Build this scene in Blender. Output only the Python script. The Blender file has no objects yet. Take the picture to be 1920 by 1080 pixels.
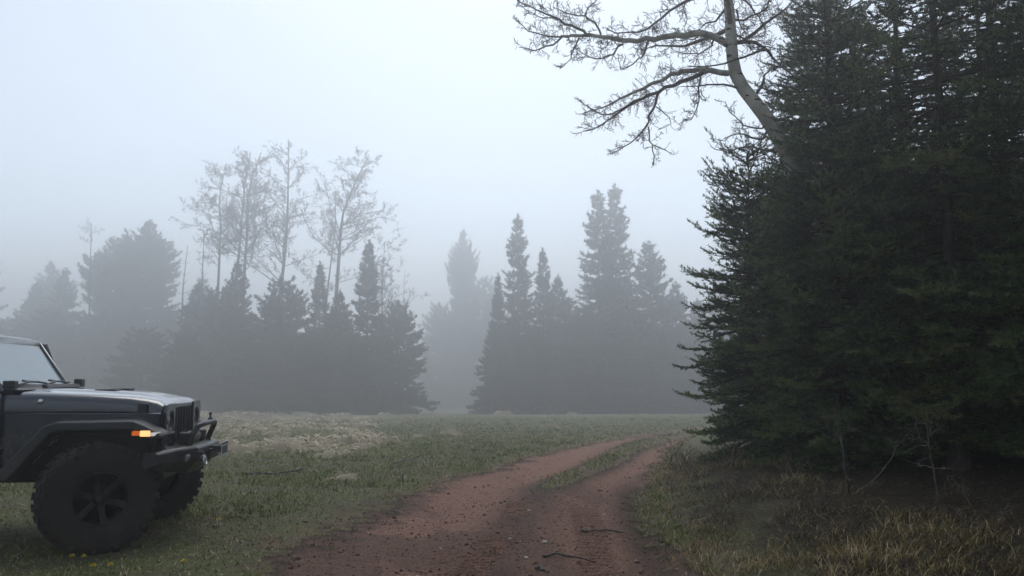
import bpy, math, random
import numpy as np
from mathutils import Vector, Matrix
random.seed(7); RNG = np.random.default_rng(7)
S = bpy.context.scene; C = S.collection
PI = math.pi; R_ = math.radians

# ---------------------------------------------------------------- camera
cam_d = bpy.data.cameras.new('camera'); cam = bpy.data.objects.new('camera', cam_d); C.objects.link(cam)
cam_d.sensor_width = 36; cam_d.lens = 28.125; cam_d.clip_start = .1; cam_d.clip_end = 2000
PITCH = math.atan(164 / 1500)
cam.location = (0, 0, 1.5); cam.rotation_euler = (PI / 2 + PITCH, 0, 0)
S.camera = cam
# ---------------------------------------------------------------- sky, sun, exposure
SUN_EL, SUN_AZ = R_(58), R_(2)          # azimuth measured from +Y towards +X
w = bpy.data.worlds.new('World'); S.world = w; w.use_nodes = True
nt = w.node_tree; bg = nt.nodes['Background']
sky = nt.nodes.new('ShaderNodeTexSky'); sky.sky_type = 'NISHITA'; sky.sun_disc = False
sky.sun_elevation = SUN_EL; sky.sun_rotation = SUN_AZ
sky.air_density = 1.0; sky.dust_density = 6.0; sky.ozone_density = 1.0; sky.altitude = 2500
hs = nt.nodes.new('ShaderNodeHueSaturation'); hs.inputs['Saturation'].default_value = .5; hs.inputs['Hue'].default_value = .48
nt.links.new(sky.outputs[0], hs.inputs['Color']); nt.links.new(hs.outputs[0], bg.inputs[0])
bg.inputs[1].default_value = .15
sl = bpy.data.lights.new('sun', 'SUN'); sl.energy = .9; sl.angle = R_(40); sl.color = (1, .97, .92)
sun = bpy.data.objects.new('sun', sl); C.objects.link(sun)
sd = Vector((math.sin(SUN_AZ) * math.cos(SUN_EL), math.cos(SUN_AZ) * math.cos(SUN_EL), math.sin(SUN_EL)))
sun.rotation_euler = (-sd).to_track_quat('-Z', 'Y').to_euler(); sun.location = (20, 60, 60)
vs = S.view_settings; vs.view_transform = 'Standard'; vs.look = 'None'; vs.gamma = 1; vs.exposure = .47
vs.use_curve_mapping = False
S.render.engine = 'CYCLES'
cy = S.cycles; cy.max_bounces = 6; cy.diffuse_bounces = 3; cy.glossy_bounces = 3; cy.transmission_bounces = 4
cy.volume_bounces = 2; cy.transparent_max_bounces = 8; cy.use_denoising = True
cy.volume_step_rate = 4; cy.sample_clamp_indirect = 4

# ---------------------------------------------------------------- helpers
def mesh_np(name, V, F, attrs=None, smooth=False):
    V = np.asarray(V, np.float32); F = np.asarray(F, np.int32)
    me = bpy.data.meshes.new(name); n, (m, k) = len(V), F.shape
    me.vertices.add(n); me.vertices.foreach_set('co', V.ravel())
    me.loops.add(m * k); me.loops.foreach_set('vertex_index', F.ravel())
    me.polygons.add(m); me.polygons.foreach_set('loop_start', np.arange(m, dtype=np.int32) * k)
    if smooth: me.polygons.foreach_set('use_smooth', np.ones(m, bool))
    me.update(calc_edges=True)
    for an, av in (attrs or {}).items():
        a = me.attributes.new(an, 'FLOAT', 'POINT'); a.data.foreach_set('value', np.asarray(av, np.float32))
    return me

def ob(name, data, mat=None, parent=None, loc=None, rot=None, scale=None):
    o = bpy.data.objects.new(name, data); C.objects.link(o)
    if mat is not None and data is not None:
        if len(data.materials) == 0: data.materials.append(mat)
    if parent is not None: o.parent = parent
    if loc is not None: o.location = loc
    if rot is not None: o.rotation_euler = rot
    if scale is not None: o.scale = scale
    return o

def tag(o, label=None, cat=None, group=None, kind=None):
    for k, v in (('label', label), ('category', cat), ('group', group), ('kind', kind)):
        if v: o[k] = v
    return o

def empty(name, loc=(0, 0, 0), rz=0.0, scale=1.0):
    o = bpy.data.objects.new(name, None); C.objects.link(o); o.empty_display_size = .2
    o.location = loc; o.rotation_euler = (0, 0, rz); o.scale = (scale,) * 3
    return o

def _hash(ix, iy, s):
    h = (ix.astype(np.int64) * 374761393 + iy.astype(np.int64) * 668265263 + s * 144665) & 0xffffffff
    h = ((h ^ (h >> 13)) * 1274126177) & 0xffffffff
    return ((h ^ (h >> 16)) & 0xffff) / 65535.0

def vnoise(x, y, s=0):
    x = np.asarray(x, float); y = np.asarray(y, float)
    ix, iy = np.floor(x), np.floor(y); fx, fy = x - ix, y - iy
    fx = fx * fx * (3 - 2 * fx); fy = fy * fy * (3 - 2 * fy)
    a, b = _hash(ix, iy, s), _hash(ix + 1, iy, s); c, d = _hash(ix, iy + 1, s), _hash(ix + 1, iy + 1, s)
    return (a * (1 - fx) + b * fx) * (1 - fy) + (c * (1 - fx) + d * fx) * fy

def fbm(x, y, s=0, o=4):
    t, a, n = 0, 1.0, 0
    for k in range(o):
        t = t + a * vnoise(x * 2 ** k, y * 2 ** k, s + k * 17); n += a; a *= .5
    return t / n

def sstep(a, b, x):
    t = np.clip((np.asarray(x, float) - a) / (b - a), 0, 1); return t * t * (3 - 2 * t)

def unit(v):
    return v / np.maximum(np.linalg.norm(v, axis=-1, keepdims=True), 1e-9)

def tubes(lines, sides=5, cap=True):
    """lines: list of (points (n,3), radii (n,)); returns V, F(tri), rnd"""
    groups = {}
    for p, r in lines: groups.setdefault(len(p), []).append((p, r))
    VV, FF, RR, off = [], [], [], 0
    for n, g in groups.items():
        P = np.array([a for a, b in g], float); Rr = np.array([b for a, b in g], float); N = len(g)
        T = np.empty_like(P); T[:, 1:-1] = P[:, 2:] - P[:, :-2]; T[:, 0] = P[:, 1] - P[:, 0]; T[:, -1] = P[:, -1] - P[:, -2]
        T = unit(T)
        mean = unit(P[:, -1] - P[:, 0])
        up = np.where(np.abs(mean[:, 2:3]) > .8, np.array([[1., .13, 0]]), np.array([[0., .05, 1.]]))[:, None, :]
        A = unit(np.cross(T, np.broadcast_to(up, T.shape))); B = np.cross(T, A)
        ang = np.arange(sides) * 2 * PI / sides
        ring = P[:, :, None, :] + Rr[:, :, None, None] * (A[:, :, None, :] * np.cos(ang)[None, None, :, None] + B[:, :, None, :] * np.sin(ang)[None, None, :, None])
        V = ring.reshape(-1, 3)
        i, j = np.meshgrid(np.arange(n - 1), np.arange(sides), indexing='ij')
        a = (i * sides + j).ravel(); b = (i * sides + (j + 1) % sides).ravel()
        q = np.concatenate([np.stack([a, b, b + sides], 1), np.stack([a, b + sides, a + sides], 1)])
        if cap:
            e = (n - 1) * sides
            q = np.concatenate([q, np.stack([np.full(sides - 2, e), e + np.arange(1, sides - 1), e + np.arange(2, sides)], 1)])
        F = (q[None] + (np.arange(N) * n * sides)[:, None, None]).reshape(-1, 3) + off
        VV.append(V); FF.append(F); RR.append(np.repeat(RNG.random(N), n * sides)); off += len(V)
    return np.concatenate(VV), np.concatenate(FF), np.concatenate(RR)

# ---------------------------------------------------------------- materials
def newmat(name):
    m = bpy.data.materials.new(name); m.use_nodes = True
    return m, m.node_tree, m.node_tree.nodes['Principled BSDF']

def simple(name, col, rough=.6, metal=0.0, spec=.5, coat=0.0, emis=None, estr=0.0, nscale=None, namt=.25, bump=0.0):
    m, t, b = newmat(name)
    b.inputs['Base Color'].default_value = (*col, 1); b.inputs['Roughness'].default_value = rough
    b.inputs['Metallic'].default_value = metal; b.inputs['Specular IOR Level'].default_value = spec
    b.inputs['Coat Weight'].default_value = coat; b.inputs['Coat Roughness'].default_value = .04
    if emis: b.inputs['Emission Color'].default_value = (*emis, 1); b.inputs['Emission Strength'].default_value = estr
    if nscale:
        tc = t.nodes.new('ShaderNodeTexCoord'); n = t.nodes.new('ShaderNodeTexNoise'); n.inputs['Scale'].default_value = nscale
        n.inputs['Detail'].default_value = 6; t.links.new(tc.outputs['Object'], n.inputs['Vector'])
        mx = t.nodes.new('ShaderNodeMix'); mx.data_type = 'RGBA'
        mx.inputs[6].default_value = (*[c * (1 - namt) for c in col], 1); mx.inputs[7].default_value = (*[min(1, c * (1 + namt)) for c in col], 1)
        t.links.new(n.outputs['Fac'], mx.inputs[0]); t.links.new(mx.outputs[2], b.inputs['Base Color'])
        if bump:
            bp = t.nodes.new('ShaderNodeBump'); bp.inputs['Strength'].default_value = bump; bp.inputs['Distance'].default_value = .02
            t.links.new(n.outputs['Fac'], bp.inputs['Height']); t.links.new(bp.outputs[0], b.inputs['Normal'])
    return m

def ramp_mat(name, stops, attr='rnd', rough=.7, spec=.25, trans=0.0):
    m, t, b = newmat(name)
    a = t.nodes.new('ShaderNodeAttribute'); a.attribute_name = attr
    r = t.nodes.new('ShaderNodeValToRGB'); e = r.color_ramp.elements
    while len(e) < len(stops): e.new(.5)
    for q, (p, c) in zip(e, stops): q.position = p; q.color = (*c, 1)
    t.links.new(a.outputs['Fac'], r.inputs[0]); t.links.new(r.outputs[0], b.inputs['Base Color'])
    b.inputs['Roughness'].default_value = rough; b.inputs['Specular IOR Level'].default_value = spec
    return m

def ground_mat(name, kind):
    m, t, b = newmat(name); N, L = t.nodes.new, t.links.new
    geo = N('ShaderNodeNewGeometry')
    def noise(sc, det=8, rough=.6):
        n = N('ShaderNodeTexNoise'); n.inputs['Scale'].default_value = sc; n.inputs['Detail'].default_value = det
        n.inputs['Roughness'].default_value = rough; L(geo.outputs['Position'], n.inputs['Vector']); return n.outputs['Fac']
    def mix(f, a, c):
        x = N('ShaderNodeMix'); x.data_type = 'RGBA'
        if isinstance(f, float): x.inputs[0].default_value = f
        else: L(f, x.inputs[0])
        for s, i in ((a, 6), (c, 7)):
            if isinstance(s, tuple): x.inputs[i].default_value = (*s, 1)
            else: L(s, x.inputs[i])
        return x.outputs[2]
    def rng(f, a, c):
        x = N('ShaderNodeMapRange'); x.inputs[1].default_value = a; x.inputs[2].default_value = c; L(f, x.inputs[0]); return x.outputs[0]
    def attr(n):
        a = N('ShaderNodeAttribute'); a.attribute_name = n; return a.outputs['Fac']
    fine, mid, big = noise(55, 5, .7), noise(9, 8, .65), noise(1.1, 5)
    soil = mix(rng(fine, .36, .64), (.13, .064, .045), (.48, .27, .195))
    soil = mix(rng(noise(22, 4, .7), .56, .64), soil, (.10, .052, .04))
    soil = mix(rng(mid, .52, .66), soil, (.35, .185, .13))
    soil = mix(rng(noise(120, 2), .62, .72), soil, (.30, .21, .17))
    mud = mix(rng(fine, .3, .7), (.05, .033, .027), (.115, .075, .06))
    col = mix(attr('mud_and_tread_shade'), soil, mud)  # mud patches, plus shade painted into the tread grooves
    if kind == 'meadow':
        tr = mix(rng(fine, .3, .7), (.07, .055, .04), (.15, .12, .085))
        gr = mix(rng(mid, .35, .65), (.08, .10, .03), (.15, .165, .06))
        gc = mix(rng(big, .35, .6), tr, gr)
        gc = mix(rng(noise(30, 6), .5, .62), gc, (.16, .145, .095))
        gc = mix(attr('straw'), gc, mix(rng(mid, .3, .7), (.20, .18, .10), (.38, .33, .22)))
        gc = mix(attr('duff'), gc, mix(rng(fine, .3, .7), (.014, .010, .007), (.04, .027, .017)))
        col = mix(attr('road'), gc, col)
    else:
        col = mix(rng(attr('road'), 1.0, .55), col, (.06, .045, .032))
    L(col, b.inputs['Base Color']); b.inputs['Roughness'].default_value = .9; b.inputs['Specular IOR Level'].default_value = .2
    bp = N('ShaderNodeBump'); bp.inputs['Strength'].default_value = 1.0; bp.inputs['Distance'].default_value = .045
    ad = N('ShaderNodeMath'); ad.operation = 'ADD'; L(fine, ad.inputs[0]); L(mid, ad.inputs[1])
    L(ad.outputs[0], bp.inputs['Height']); L(bp.outputs[0], b.inputs['Normal'])
    return m

def bark_mat(name, c0, c1, scale, stretch=.25, marks=None, bump=.6):
    m, t, b = newmat(name); N, L = t.nodes.new, t.links.new
    tc = N('ShaderNodeTexCoord'); mp = N('ShaderNodeMapping'); mp.inputs['Scale'].default_value = (1, 1, stretch)
    L(tc.outputs['Object'], mp.inputs[0]); n = N('ShaderNodeTexNoise'); n.inputs['Scale'].default_value = scale; n.inputs['Detail'].default_value = 6
    L(mp.outputs[0], n.inputs['Vector'])
    r = N('ShaderNodeValToRGB'); r.color_ramp.elements[0].position = .35; r.color_ramp.elements[1].position = .65
    r.color_ramp.elements[0].color = (*c0, 1); r.color_ramp.elements[1].color = (*c1, 1); L(n.outputs['Fac'], r.inputs[0])
    out = r.outputs[0]
    if marks:                                     # dark lenticels and branch scars, wider than tall
        mp2 = N('ShaderNodeMapping'); mp2.inputs['Scale'].default_value = (5, 5, 16); L(tc.outputs['Object'], mp2.inputs[0])
        n2 = N('ShaderNodeTexNoise'); n2.inputs['Scale'].default_value = 1.0; n2.inputs['Detail'].default_value = 4; L(mp2.outputs[0], n2.inputs['Vector'])
        r2 = N('ShaderNodeMapRange'); r2.inputs[1].default_value = .595; r2.inputs[2].default_value = .64; L(n2.outputs['Fac'], r2.inputs[0])
        x = N('ShaderNodeMix'); x.data_type = 'RGBA'; L(r2.outputs[0], x.inputs[0]); L(out, x.inputs[6]); x.inputs[7].default_value = (*marks, 1); out = x.outputs[2]
    L(out, b.inputs['Base Color']); b.inputs['Roughness'].default_value = .85; b.inputs['Specular IOR Level'].default_value = .2
    bp = N('ShaderNodeBump'); bp.inputs['Strength'].default_value = bump; bp.inputs['Distance'].default_value = .02
    L(n.outputs['Fac'], bp.inputs['Height']); L(bp.outputs[0], b.inputs['Normal'])
    return m

M = dict(
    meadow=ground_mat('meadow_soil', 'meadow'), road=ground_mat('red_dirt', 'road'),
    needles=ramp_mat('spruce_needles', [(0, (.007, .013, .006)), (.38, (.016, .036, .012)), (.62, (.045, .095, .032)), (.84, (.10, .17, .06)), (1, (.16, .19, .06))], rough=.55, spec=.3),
    far_needles=ramp_mat('far_spruce_needles', [(0, (.016, .024, .014)), (1, (.045, .06, .032))], rough=.7),
    bark=bark_mat('spruce_bark', (.022, .018, .015), (.07, .058, .048), 22),
    deadwood=bark_mat('dead_wood', (.05, .043, .037), (.16, .14, .125), 30),
    aspen=bark_mat('aspen_bark', (.30, .285, .245), (.52, .50, .43), 5, .6, marks=(.035, .03, .027), bump=.25),
    twig=bark_mat('aspen_twig', (.085, .072, .062), (.19, .165, .142), 9),
    far_aspen=bark_mat('far_aspen_bark', (.09, .085, .075), (.2, .19, .17), 5),
    far_twig=bark_mat('far_aspen_twig', (.11, .10, .08), (.20, .18, .135), 5),
    grass=ramp_mat('meadow_grass', [(0, (.09, .115, .028)), (.4, (.17, .21, .05)), (.7, (.24, .27, .075)), (.86, (.36, .31, .155)), (1, (.44, .38, .25))], rough=.6, spec=.3),
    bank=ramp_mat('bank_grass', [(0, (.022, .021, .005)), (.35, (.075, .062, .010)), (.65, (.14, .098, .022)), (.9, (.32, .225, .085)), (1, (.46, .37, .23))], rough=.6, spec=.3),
    straw=ramp_mat('straw', [(0, (.15, .125, .07)), (.5, (.40, .335, .225)), (1, (.68, .60, .45))], rough=.7),
    litter=ramp_mat('litter', [(0, (.04, .028, .02)), (.6, (.12, .085, .06)), (1, (.36, .31, .25))], rough=.8),
    clod=ramp_mat('clod', [(0, (.08, .045, .034)), (.7, (.21, .12, .09)), (1, (.36, .27, .22))], rough=.9),
)

# ---------------------------------------------------------------- terrain
def zbase(y):
    d = np.clip(np.asarray(y, float) - 9, 0, 200); return -.0403 * d * d / (d + 5)
YL = [-20, 4.5, 6.2, 8.3, 10.8, 13.7, 17.4, 22.8, 28.3, 35.8, 44, 60]; XL = [-4.2, -2.25, -1.85, -1.62, -1.41, -.54, .4, 2.1, 4.1, 7.0, 11.5, 22]
YR = [-20, 4.5, 6.2, 9.06, 11.1, 13.7, 17.4, 22.8, 30.7, 35.8, 44, 60]; XR = [.2, 1.15, 1.35, 1.5, 1.72, 2.3, 3.2, 4.6, 6.9, 8.9, 13.6, 24.4]
YM = [-20, 6, 10.3, 12.8, 16, 21.5, 27.4, 36, 60]; XM = [-1.5, -.05, .27, .86, 1.78, 3.15, 4.9, 8.0, 23.2]
def road_mask(x, y):
    l, r = np.interp(y, YL, XL), np.interp(y, YR, XR)
    j = (fbm(x * 1.3, y * .9, 3) - .5) * 1.1 + (fbm(x * 6, y * 6, 9, 3) - .5) * 1.0
    near = sstep(11, 7, y)
    return sstep(-.45 - .2 * near, .3 + .1 * near, x - l + j * (.55 + .5 * near)) * sstep(-.3, .25, r - x + j * .5)
def median(x, y):
    c = np.interp(y, YM, XM)
    return np.exp(-((x - c) / (.28 + .02 * np.clip(y - 12, 0, 20))) ** 2) * sstep(10.5, 12.6, y) * (.45 + .8 * fbm(x * 2, y * 1.2, 33))
def H(x, y):
    x = np.asarray(x, float); y = np.asarray(y, float)
    z = zbase(y) + .9 * (fbm(x / 22, y / 30, 7, 2) - .5) * sstep(35, 90, y) + .10 * (fbm(x / 5, y / 5, 1) - .5) + .035 * (fbm(x * 1.4, y * 1.4, 2) - .5)
    l, r, c = np.interp(y, YL, XL), np.interp(y, YR, XR), np.interp(y, YM, XM)
    rd = road_mask(x, y); wd = np.maximum(.5 * (r - l), .6)
    z = z - .05 * rd
    for k in (-1, 1):
        rc = np.where(k < 0, (l + c) / 2 + .1, (r + c) / 2)
        z = z - .045 * rd * np.exp(-((x - rc) / .26) ** 2)
    z = z + .025 * rd * (fbm(x * 3, y * 1.3, 5) - .5) + .05 * median(x, y)
    z = z + .26 * sstep(.05, 1.5, x - r) * sstep(19, 13, y) + .25 * sstep(3, 9, x - r) * sstep(30, 14, y)
    z = z - .09 * np.exp(-((x - r + .1) / .22) ** 2) * sstep(14, 10, y)
    for (ya, xa), (yb, xb), s in (((4, -.62), (10.8, .22), 1.0), ((4, .56), (10.8, .92), .6), ((4, .0), (9, -.9), .4)):
        tc = xa + (xb - xa) * (y - ya) / (yb - ya); dx = x - tc
        m = sstep(.17, .13, np.abs(dx)) * sstep(yb, yb - 1.5, y) * (.25 + .75 * sstep(.35, .6, fbm(x * 2.2, y * 1.1, 41)))
        z = z - s * m * (.018 + .03 * (np.sin(2 * PI * (y + .35 * np.abs(dx)) / .11) > .0))
    flat = np.exp(-(((x + 5.0) / 3.0) ** 4 + ((y - 7.6) / 1.7) ** 4)); z = z * (1 - flat)      # level ground under the car
    z = z + .02 * (fbm(x * 9, y * 9, 6, 3) - .5)
    return z
def seg(a, b, n): return np.linspace(a, b, n, endpoint=False)
def geom(a, b, n): return a * (b / a) ** (np.arange(n) / n)
xs = np.concatenate([-geom(7, 420, 60)[::-1], seg(-7, -3, 56), seg(-3, 2.4, 180), seg(2.4, 7, 64), geom(7, 420, 61)])
xs = np.unique(np.round(xs, 4))
ys = np.concatenate([-geom(2, 420, 22)[::-1], seg(-2, 5.2, 40), seg(5.2, 11.5, 250), seg(11.5, 22, 120), seg(22, 60, 80), geom(60, 420, 60), [420]])
ys = np.unique(np.round(ys, 4))
GX, GY = np.meshgrid(xs, ys); gx, gy = GX.ravel(), GY.ravel(); gz = H(gx, gy)
rd = road_mask(gx, gy); md = median(gx, gy)
rmask = np.clip(rd - 1.15 * md, 0, 1) * sstep(70, 50, gy)
lft, rgt = np.interp(gy, YL, XL), np.interp(gy, YR, XR)
mud_and_tread_shade = sstep(.40, .58, fbm(gx * 1.4, gy * .8, 21)) * .9 * sstep(15, 10, gy)
cen = np.interp(gy, [4, 10.8], [-.62, .25]); mud_and_tread_shade = np.maximum(mud_and_tread_shade * .8, np.exp(-((gx - cen - .1) / .40) ** 2) * sstep(13.5, 11, gy) * (.75 + .5 * fbm(gx * 3, gy * 2, 23)))
mud_and_tread_shade = np.maximum(mud_and_tread_shade * .8, np.exp(-((gx - rgt + .15) / .3) ** 2) * .85 * sstep(15, 11, gy)); 
for (ya, xa), (yb, xb), s in (((4, -.62), (10.8, .22), 1.0), ((4, .56), (10.8, .92), .8), ((4, .0), (9, -.9), .5)):   # groove shade painted into the tread prints, using the mud colour
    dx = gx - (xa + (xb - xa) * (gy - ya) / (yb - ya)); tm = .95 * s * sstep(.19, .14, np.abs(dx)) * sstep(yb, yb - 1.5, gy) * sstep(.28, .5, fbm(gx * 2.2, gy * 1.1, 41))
    mud_and_tread_shade = mud_and_tread_shade * (1 - tm) + tm * np.where(np.sin(2 * PI * (gy + .35 * np.abs(dx)) / .11) > 0, 1.0, .25)
mud_and_tread_shade = np.clip(mud_and_tread_shade, 0, 1)
def straw_zone(x, y):
    j = (fbm(x / 4, y / 5, 51) - .5) * 6
    return np.maximum(sstep(16.5, 21, y + j * .6) * sstep(-.13, -.22, x / np.maximum(y, 1) + j * .014) * (.15 + .85 * sstep(.40, .56, fbm(x / 2.2, y / 5, 52))), .22 * sstep(50, 90, y + j)) * sstep(135, 110, y)
straw = straw_zone(gx, gy)
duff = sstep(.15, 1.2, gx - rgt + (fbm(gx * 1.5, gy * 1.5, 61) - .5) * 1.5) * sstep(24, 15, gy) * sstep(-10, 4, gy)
nx, ny = len(xs), len(ys)
i, j = np.meshgrid(np.arange(ny - 1), np.arange(nx - 1), indexing='ij'); a = (i * nx + j).ravel()
Q = np.stack([a, a + 1, a + nx + 1, a + nx], 1)
GV = np.stack([gx, gy, gz], 1); isroad = rmask[Q].mean(1) > .5
def sub(F):
    u, inv = np.unique(F.ravel(), return_inverse=True); return u, inv.reshape(F.shape)
for nm, F, mt in (('ground', Q[~isroad], M['meadow']), ('dirt_road', Q[isroad], M['road'])):
    u, F2 = sub(F)
    o = ob(nm, mesh_np(nm, GV[u], F2, dict(road=rmask[u], mud_and_tread_shade=mud_and_tread_shade[u], straw=straw[u], duff=duff[u]), True), mt)
    tag(o, None, None, None, 'structure')
def Hs(x, y): return float(H(np.array([x]), np.array([y]))[0])

# ---------------------------------------------------------------- trees: spruce
def needle_mesh(P, D, Ln, tone, per_m, nl, nw, rs, spread=(.6, 1.3)):
    """brush of needle blades round every twig segment"""
    cnt = np.maximum(2, np.round(Ln * per_m * rs.uniform(.8, 1.2, len(Ln)))).astype(int)
    k = np.repeat(np.arange(len(Ln)), cnt); n = len(k)
    d = unit(D)[k]; t = rs.random(n)[:, None]; p = P[k] + d * Ln[k][:, None] * t
    up = np.array([0, 0, 1.]); A = unit(np.cross(d, up) + 1e-6); B = np.cross(A, d)
    ph = rs.normal(PI / 2, 1.25, n)[:, None]; al = rs.uniform(*spread, n)[:, None]
    side = A * np.cos(ph) + B * np.sin(ph)
    nd = unit(d * np.cos(al) + side * np.sin(al))
    wv = unit(np.cross(nd, rs.normal(0, 1, (n, 3)))) * (nw * rs.uniform(.7, 1.3, n) * .5)[:, None]
    l = (nl * rs.uniform(.7, 1.25, n))[:, None]
    V = np.stack([p - wv, p + wv, p + nd * l], 1).reshape(-1, 3)
    F = np.arange(3 * n).reshape(-1, 3)
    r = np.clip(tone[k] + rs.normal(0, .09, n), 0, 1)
    return V, F, np.repeat(r, 3)

def spruce(Ht, Rad, clear, seed, whorl=.26, per=6, lat=.08, sub=True, seglen=.11, needles=(150, .033, .0075), profile=None, skip=.06, thin_top=None, lean=.0, dead=6, rag=.66):
    rs = np.random.default_rng(seed); P, D, Ln, To = [], [], [], []; wood = []
    prof = profile or (lambda f: (1 - f) ** .8 * (.55 + .45 * min(1, f / .12)))
    tx, ty = rs.normal(0, lean, 2)
    tr = np.array([[tx * (q ** 2) * Ht + .03 * math.sin(q * 7 + seed), ty * (q ** 2) * Ht, q * Ht] for q in np.linspace(0, 1, 14)])
    r0 = .0075 * Ht + .02
    trunk = [(tr, np.array([r0 * (1 - .97 * q) * (1 + .5 * max(0, .06 - q) / .06) for q in np.linspace(0, 1, 14)]))]
    z = clear
    while z < Ht * .985:
        f = (z - clear * .5) / (Ht - clear * .5); f0 = z / Ht
        nb = per if f < .85 else 4
        a0 = rs.uniform(0, 6.28)
        keep = 1.0 if thin_top is None or z < thin_top else .4
        for b in range(nb):
            if rs.random() < skip or rs.random() > keep: continue
            az = a0 + b * 2 * PI / nb + rs.normal(0, .28); zz = z + rs.normal(0, whorl * .3)
            if zz > Ht * .985: continue
            L = Rad * max(.06, prof(max(0, min(1, f)))) * rs.uniform(rag, 1.16)
            rise = .55 * f ** 1.3 - .22 * (1 - f) + rs.normal(0, .08); droop = .28 * (1 - f) + .08
            c, s = math.cos(az), math.sin(az); rad = np.array([c, s, 0]); tan = np.array([-s, c, 0])
            base = np.array([np.interp(zz, tr[:, 2], tr[:, 0]), np.interp(zz, tr[:, 2], tr[:, 1]), zz])
            sw = rs.normal(0, .12)
            def pt(t): return base + rad * (L * t) + tan * (L * sw * t * t) + np.array([0, 0, L * (rise * t - droop * t * t + .22 * t ** 4)])
            ts = np.linspace(0, 1, 6); pp = np.array([pt(t) for t in ts])
            wood.append((pp, np.array([max(.004, (.010 + .011 * L) * (1 - .85 * t)) for t in ts])))
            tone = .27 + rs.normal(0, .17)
            n = max(3, int(L * .9 / lat)); t_in = .22 if L > .6 else .08
            for q in range(n):
                t = t_in + (1 - t_in) * (q + rs.uniform(.2, .8)) / n
                p0 = pt(t); d0 = unit(pt(min(1, t + .05)) - pt(t - .05)); sd = 1 if q % 2 else -1
                ll = (.40 * L * (1 - t) ** .75 * (1 if t > .35 else .75) + lat * 1.1) * rs.uniform(.7, 1.2)
                an = rs.uniform(.65, 1.05) * sd if rs.random() > .12 else rs.uniform(-.3, .3)
                sidev = np.cross([0, 0, 1.], d0); sidev = sidev / (np.linalg.norm(sidev) + 1e-9)
                d = d0 * math.cos(an) + sidev * math.sin(an) + np.array([0, 0, rs.normal(.02, .2)]); d = d / np.linalg.norm(d)
                m = max(1, int(round(ll / seglen))); sl = ll / m; pc = p0
                if ll > .25: wood.append((np.array([p0, p0 + d * ll * .9]), np.array([.006, .003])))
                for g in range(m):
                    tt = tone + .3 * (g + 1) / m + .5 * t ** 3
                    if not (t < .3 and g == 0):
                        P.append(pc); D.append(d); Ln.append(sl); To.append(tt)
                        if sub and m > 1 and g < m - 1 and ll > .16:
                            for s2 in (-1, 1):
                                if rs.random() < .92:
                                    sv = np.cross([0, 0, 1.], d) * s2; d2 = d * .75 + sv * .7 + np.array([0, 0, rs.normal(.12, .4)])
                                    P.append(pc + d * sl * rs.random()); D.append(d2); Ln.append(min(.2, seglen * rs.uniform(.7, 1.35) * (1 if m < 4 else 1.2))); To.append(tt + .1)
                    pc = pc + d * sl; d = d + np.array([rs.normal(0, .10), rs.normal(0, .10), .10 + rs.normal(0, .1)]); d = d / np.linalg.norm(d)
            for g in range(max(1, int(L * .35 / seglen))):       # leader of the bough
                t = 1 - g * seglen / max(L, .2); P.append(pt(t)); D.append(pt(t + .05) - pt(t)); Ln.append(seglen); To.append(tone + .35)
        z += whorl * rs.uniform(.75, 1.25) * (1 if f < .7 else .75)
    for q in range(4): P.append(np.array([tr[-1, 0], tr[-1, 1], Ht - q * seglen])); D.append(np.array([0, 0, 1.])); Ln.append(seglen); To.append(.6)
    for q in range(dead):                                        # bare dead twigs low on the trunk
        zz = rs.uniform(.15 * clear + .2, clear + 1.2); az = rs.uniform(0, 6.28); L = Rad * rs.uniform(.25, .6); d = np.array([math.cos(az), math.sin(az), rs.normal(-.15, .2)])
        p = np.array([0, 0, zz]); pts = [p]
        for g in range(5): p = p + d * L / 5; d = d + rs.normal(0, .18, 3); pts.append(p)
        wood.append((np.array(pts), np.linspace(.012, .003, 6)))
        for g in (2, 3, 4):
            e = unit(d + rs.normal(0, .7, 3)); wood.append((np.array([pts[g], pts[g] + e * L * .2]), np.array([.005, .002])))
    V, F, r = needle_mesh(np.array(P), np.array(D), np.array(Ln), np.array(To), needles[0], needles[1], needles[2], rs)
    tV, tF, tr_ = tubes(trunk, 10); wV, wF, wr = tubes(wood, 3)
    return dict(crown=mesh_np('crown', V, F, dict(rnd=r)), trunk=mesh_np('trunk', tV, tF, dict(rnd=tr_), True), wood=mesh_np('limbs', wV, wF, dict(rnd=wr)), n=len(F))

def plant_spruce(name, tp, x, y, label, group, rz=0, sc=1.0, sz=None, needles='needles', dz=-.06, tilt=(0, 0)):
    e = empty(name, (x, y, Hs(x, y) + dz), rz); e.scale = (sc, sc, sz or sc); e.rotation_euler = (tilt[0], tilt[1], rz)
    tag(e, label, 'tree', group)
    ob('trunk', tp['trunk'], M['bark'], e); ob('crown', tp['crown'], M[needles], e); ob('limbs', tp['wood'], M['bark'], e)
    return e

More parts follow.
